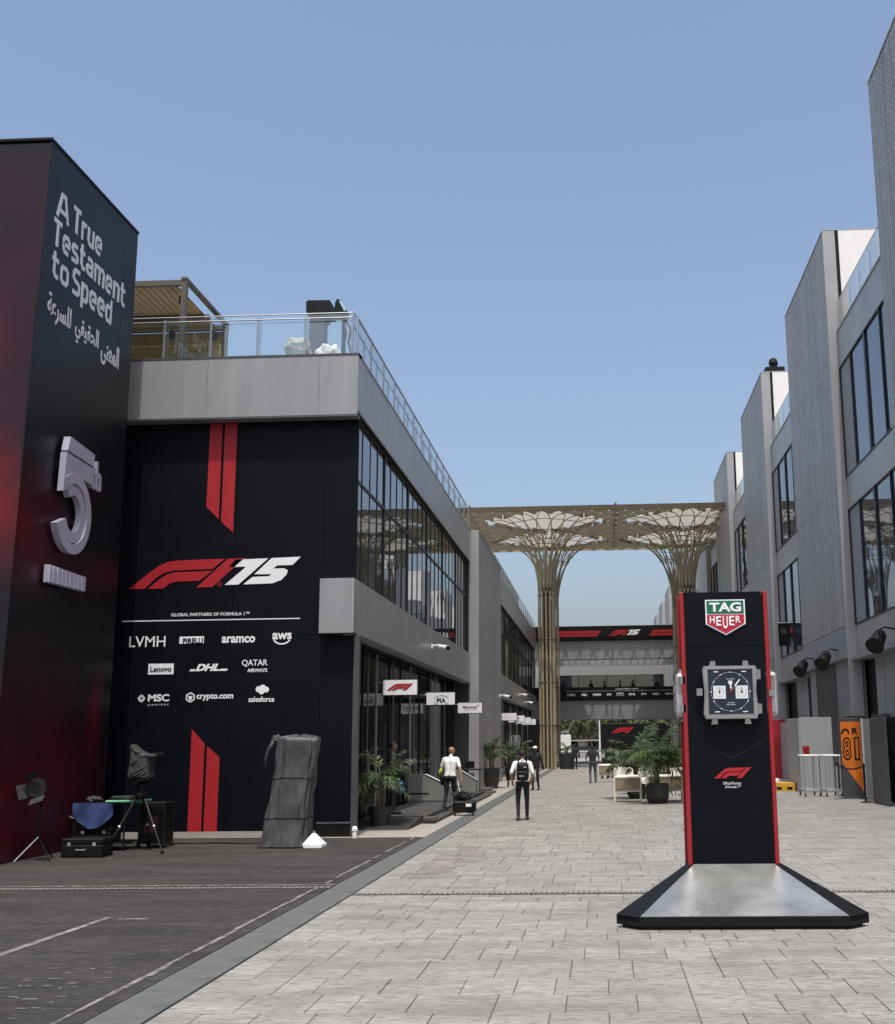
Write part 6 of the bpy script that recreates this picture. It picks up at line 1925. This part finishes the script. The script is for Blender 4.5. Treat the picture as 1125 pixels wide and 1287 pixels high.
stanchion('chrome belt stanchion in front of the orange panel', 7.72, 39.9)
t = stanchion('black belt stanchion beside the pale column, nearest the camera', 8.12, 37.6)
mb = MB()
for i in range(8):
    a, b = i / 8, (i + 1) / 8
    P_ = [Vector((7.72 + .40 * q, 39.9 - 2.3 * q, 1.10 - .14 * 4 * q * (1 - q))) for q in (a, b)]
    mb.add([P_[0], P_[1], P_[1] + Vector((0, 0, .05)), P_[0] + Vector((0, 0, .05)), P_[0] + Vector((.004, 0, 0)), P_[1] + Vector((.004, 0, 0)), P_[1] + Vector((.004, 0, .05)), P_[0] + Vector((.004, 0, .05))], [(0, 1, 2, 3), (7, 6, 5, 4), (0, 4, 5, 1), (3, 2, 6, 7)])
mb.build('belt', m_black, t)
# garage display wall with orange panel
t = thing('display_wall', 'dark display wall with orange racing panel and pale columns at the right', 'display wall', (8.6, 40, 0))
MB().cbox(8.20, 9.15, 41.6, 41.7, .01, 2.72, .01).build('back_panel', m_dkpan, t)
MB().cbox(7.95, 8.62, 39.96, 40.02, .01, .06, .004).build('foot_plate', m_dkpan, t)
MB().cbox(7.93, 8.62, 40.02, 40.10, .01, 2.62, .01).build('orange_backing', m_dkpan, t)
OF = frame_front(0, 40.02, 0)
MB().prism([(7.95, 1.16), (8.60, 1.16), (8.60, 2.50), (7.95, 2.50)], OF, .001, .006).build('orange_print', m_orange, t)
MB().prism([(7.95, 1.155), (8.60, 1.155), (8.60, .22)], OF, .001, .006).build('orange_print', m_orange, t)
mb = MB(); text_into(mb, '8', (OF[0] + OF[3] * .0065, OF[1], OF[2], OF[3]), 7.98, 8.27, 1.24, 2.0, .05); text_into(mb, '1', (OF[0] + OF[3] * .0065, OF[1], OF[2], OF[3]), 8.36, 8.54, 1.24, 2.0, .05); mb.build('number', m_black, t)
mb = MB(); text_into(mb, '8', (OF[0] + OF[3] * .0135, OF[1], OF[2], OF[3]), 8.02, 8.23, 1.30, 1.94, -.012); text_into(mb, '1', (OF[0] + OF[3] * .0135, OF[1], OF[2], OF[3]), 8.41, 8.50, 1.30, 1.94, -.01); mb.build('number_inlay', m_orange, t)
mb = MB(); ring2(mb, (OF[0] + OF[3] * .0065, OF[1], OF[2], OF[3]), 8.10, 2.10, .14, .05, 12, 0, 180, sz=1.3); text_into(mb, 'R', (OF[0] + OF[3] * .0065, OF[1], OF[2], OF[3]), 8.32, 8.52, 2.10, 2.30, .05); mb.build('racing_letters', m_black, t)
MB().cbox(8.625, 8.68, 39.9, 40.1, .01, 2.60, .008).build('white_edge', m_white_c, t)
MB().cbox(8.69, 8.99, 39.9, 40.1, .01, 2.58, .01).build('pale_column', m_ltgrey, t)
MB().cbox(8.99, 9.2, 38.2, 40.0, .01, 2.72, .01).build('side_panel', m_dkpan, t)
t = thing('black_partition', 'charcoal partition with small white lettering at the right edge', 'partition', (8.7, 37, 0))
MB().cbox(8.40, 8.86, 37.55, 37.62, .01, 2.58, .01).build('panel', m_dkpan, t)
MB().cbox(8.87, 9.15, 35.2, 37.5, .01, 2.60, .01).build('side_panel', m_ink2, t)
MB().cbox(8.30, 8.36, 35.3, 37.3, .01, 2.55, .01).build('inner_panel', m_dkpan, t)
KF = frame_front(0, 37.55, 0)
for a, c, e, f in ((8.52, 8.66, 2.06, 2.16), (8.48, 8.70, 1.86, 1.94), (8.50, 8.70, 1.74, 1.84)):
    MB().prism([(a, e), (c, e), (c, f), (a, f)], KF, .001, .006).build('white_print', m_lgt, t)
for z in (1.30, 1.22, 1.10):
    MB().prism([(8.50, z), (8.78, z), (8.78, z + .02), (8.50, z + .02)], KF, .001, .006).build('faint_print', m_grey, t)

# ------------------------------------------------------------------ far end of the street
t = thing('display_screen', 'large black screen with red racing emblem beyond the footbridge', 'screen', (2, 128, 0))
MB().cbox(-.2, 6.8, 128, 128.4, .9, 3.75, .05).build('screen_body', m_black, t)
for x in (.3, 6.2):
    MB().box(x, x + .25, 128.1, 128.3, 0, .9).build('leg', m_black, t)
logo(t, frame_front(0, 127.99, 0), 1.0, 2.70, .6, False, name='emblem', sx=1.1)
t = thing('white_sign', 'white panel on a post at the left far end of the street', 'sign', (-3.9, 118, 0))
MB().cbox(-4.15, -3.1, 118, 118.1, .95, 2.55, .03).build('panel', m_white_c, t)
MB().tube([(-3.6, 118.1, 0), (-3.6, 118.1, 1.0)], .06, 8).build('post', m_steel, t)
t = thing('far_pavilion', 'low beige pavilion with flat roof at the far end of the street', 'building', (-5, 175, 0))
m_beige = M('beige_render', (.36, .33, .28), .8, var=.1)
MB().box(-14, 8, 176, 186, 0, 3.1).build('wall', m_beige, t)
MB().box(-15, 9, 174, 187, 3.11, 3.5).build('roof', m_ltgrey, t)
for i in range(6):
    MB().box(-13 + i * 3.6, -11 + i * 3.6, 175.9, 175.99, .6, 2.3).build('window', m_shop, t)
t = thing('far_block', 'grey multi storey block with balconies behind the far trees', 'building', (-8, 200, 0))
MB().box(-18, 5, 205, 220, 0, 9.5).build('wall', m_grey, t)
for k in range(3):
    MB().box(-18.3, 5.3, 203.6, 204.99, 2.6 + k * 2.7, 3.0 + k * 2.7).build('balcony', m_ltgrey, t)
    for i in range(7):
        MB().box(-17.5 + i * 3.2, -15.2 + i * 3.2, 204.9, 204.98, 3.3 + k * 2.7, 5.0 + k * 2.7).build('window', m_shop, t)
mbp = MB()
# mast and lamp
t = thing('light_pole', 'thin white pole standing beyond the footbridge', 'pole', (-.3, 122, 0))
MB().tube([(-.25, 122, 0), (-.25, 122, 4.6)], [.10, .06], 8).build('pole', m_white_c, t)
MB().cbox(-.45, -.05, 121.9, 122.1, 4.6, 4.72, .02).build('lamp', m_white_c, t)
FRL = [frond_mesh(1.0, 30 + s, m_leaf if s % 2 else m_leaf2, nleaf=12, lw=.10, ll=.30, droop=.8) for s in range(3)]
rr = random.Random(77)
for i, (x, y_, hh, lab) in enumerate(((-3.1, 140, 4.3, 'palm tree far left under the footbridge, leaning over the white sign'), (-1.9, 146, 4.6, 'palm tree just right of the far white sign'), (.9, 150, 5.0, 'palm tree rising behind the black screen, left end'), (3.2, 148, 4.8, 'palm tree rising behind the middle of the black screen'), (5.4, 144, 4.6, 'palm tree rising behind the right end of the black screen'), (-6.2, 150, 4.8, 'palm tree partly hidden by the golden column, far off'), (7.2, 152, 4.2, 'palm tree at the right far end beside the shop piers'))):
    t = thing('palm_tree', lab, 'palm tree', (x, y_, 0), group='palm trees beyond the footbridge')
    MB().tube([(x, y_, 0), (x + .1, y_, hh * .5), (x + .05, y_, hh)], [.22, .17, .15], 8).build('trunk', m_bark, t)
    for k in range(24):
        az = 2 * PI * k * .618; el = rr.uniform(-.5, 1.1); s_ = rr.uniform(1.5, 2.3)
        o = link('frond', FRL[k % 3], t, Vector((x + .05, y_, hh)) - Vector(ORG[t])); o.scale = (s_, s_, s_); o.rotation_euler = (rr.uniform(-.3, .3), -el + .5, az)


def bushy(x, y_, w, h_, lab, seed):
    t = thing('broadleaf_tree', lab, 'tree', (x, y_, 0), group='bushy trees at the end of the street')
    r_ = random.Random(seed)
    mb = MB(); mb.tube([(x, y_, 0), (x, y_, h_ * .5)], [.2, .12], 7)
    for k in range(4):
        a = k * 1.6; mb.tube([(x, y_, h_ * .35), (x + w * .25 * math.cos(a), y_ + w * .25 * math.sin(a), h_ * .75)], [.09, .03], 5)
    mb.build('trunk', m_bark, t)
    mb = MB(); cl = [(r_.gauss(0, w * .24), r_.gauss(0, w * .24), h_ * .62 + r_.gauss(0, h_ * .15), r_.uniform(.5, .95)) for _ in range(26)]
    for q in range(2600):
        cx_, cy_, cz_, cr_ = cl[r_.randrange(26)]
        v_ = Vector((r_.gauss(0, 1), r_.gauss(0, 1), r_.gauss(0, 1))).normalized() * cr_ * r_.uniform(.5, 1.05)
        p = Vector((x + cx_, y_ + cy_, cz_)) + v_; s_ = r_.uniform(.09, .17)
        a = Vector((r_.gauss(0, 1), r_.gauss(0, 1), r_.gauss(0, .6))).normalized() * s_; b = a.cross(Vector((r_.gauss(0, 1), r_.gauss(0, 1), 1))).normalized() * s_ * .6
        mb.add([p - a, p + b, p + a, p - b], [(0, 1, 2, 3)])
    mb.build('crown', m_tree, t)


for i, (x, y_, w, h_, lab) in enumerate(((-8, 165, 7, 5.5, 'bushy green tree far left behind the golden column'), (-1.5, 168, 7, 5.4, 'bushy green tree behind the far palms, left of the screen'), (3.5, 170, 8, 5.8, 'bushy green tree behind the screen, middle of the row'), (8.0, 166, 5, 4.8, 'bushy green tree at the right end of the far row'))):
    bushy(x, y_, w, h_, lab, 60 + i)
t = thing('plaza_wall', 'low pale wall across the far end of the plaza', 'wall', (0, 132, 0))
MB().box(-9, 9, 133, 133.3, 0, .75).build('wall_body', m_ltgrey, t)
MB().box(-9.05, 9.05, 132.95, 133.35, .751, .83).build('coping', m_white_c, t)
t = thing('dark_kiosk', 'dark low canopy kiosk behind the standing man far off', 'kiosk', (-2, 138, 0))
MB().box(-4.0, 0.6, 138, 141, 0, 1.3).build('counter', m_dkpan, t); MB().box(-4.6, 1.0, 137.6, 141.4, 1.9, 2.05).build('roof', m_ltgrey, t)
for x in (-4.4, .8):
    MB().box(x, x + .1, 137.8, 137.9, 0, 1.9).build('post', m_steel, t)
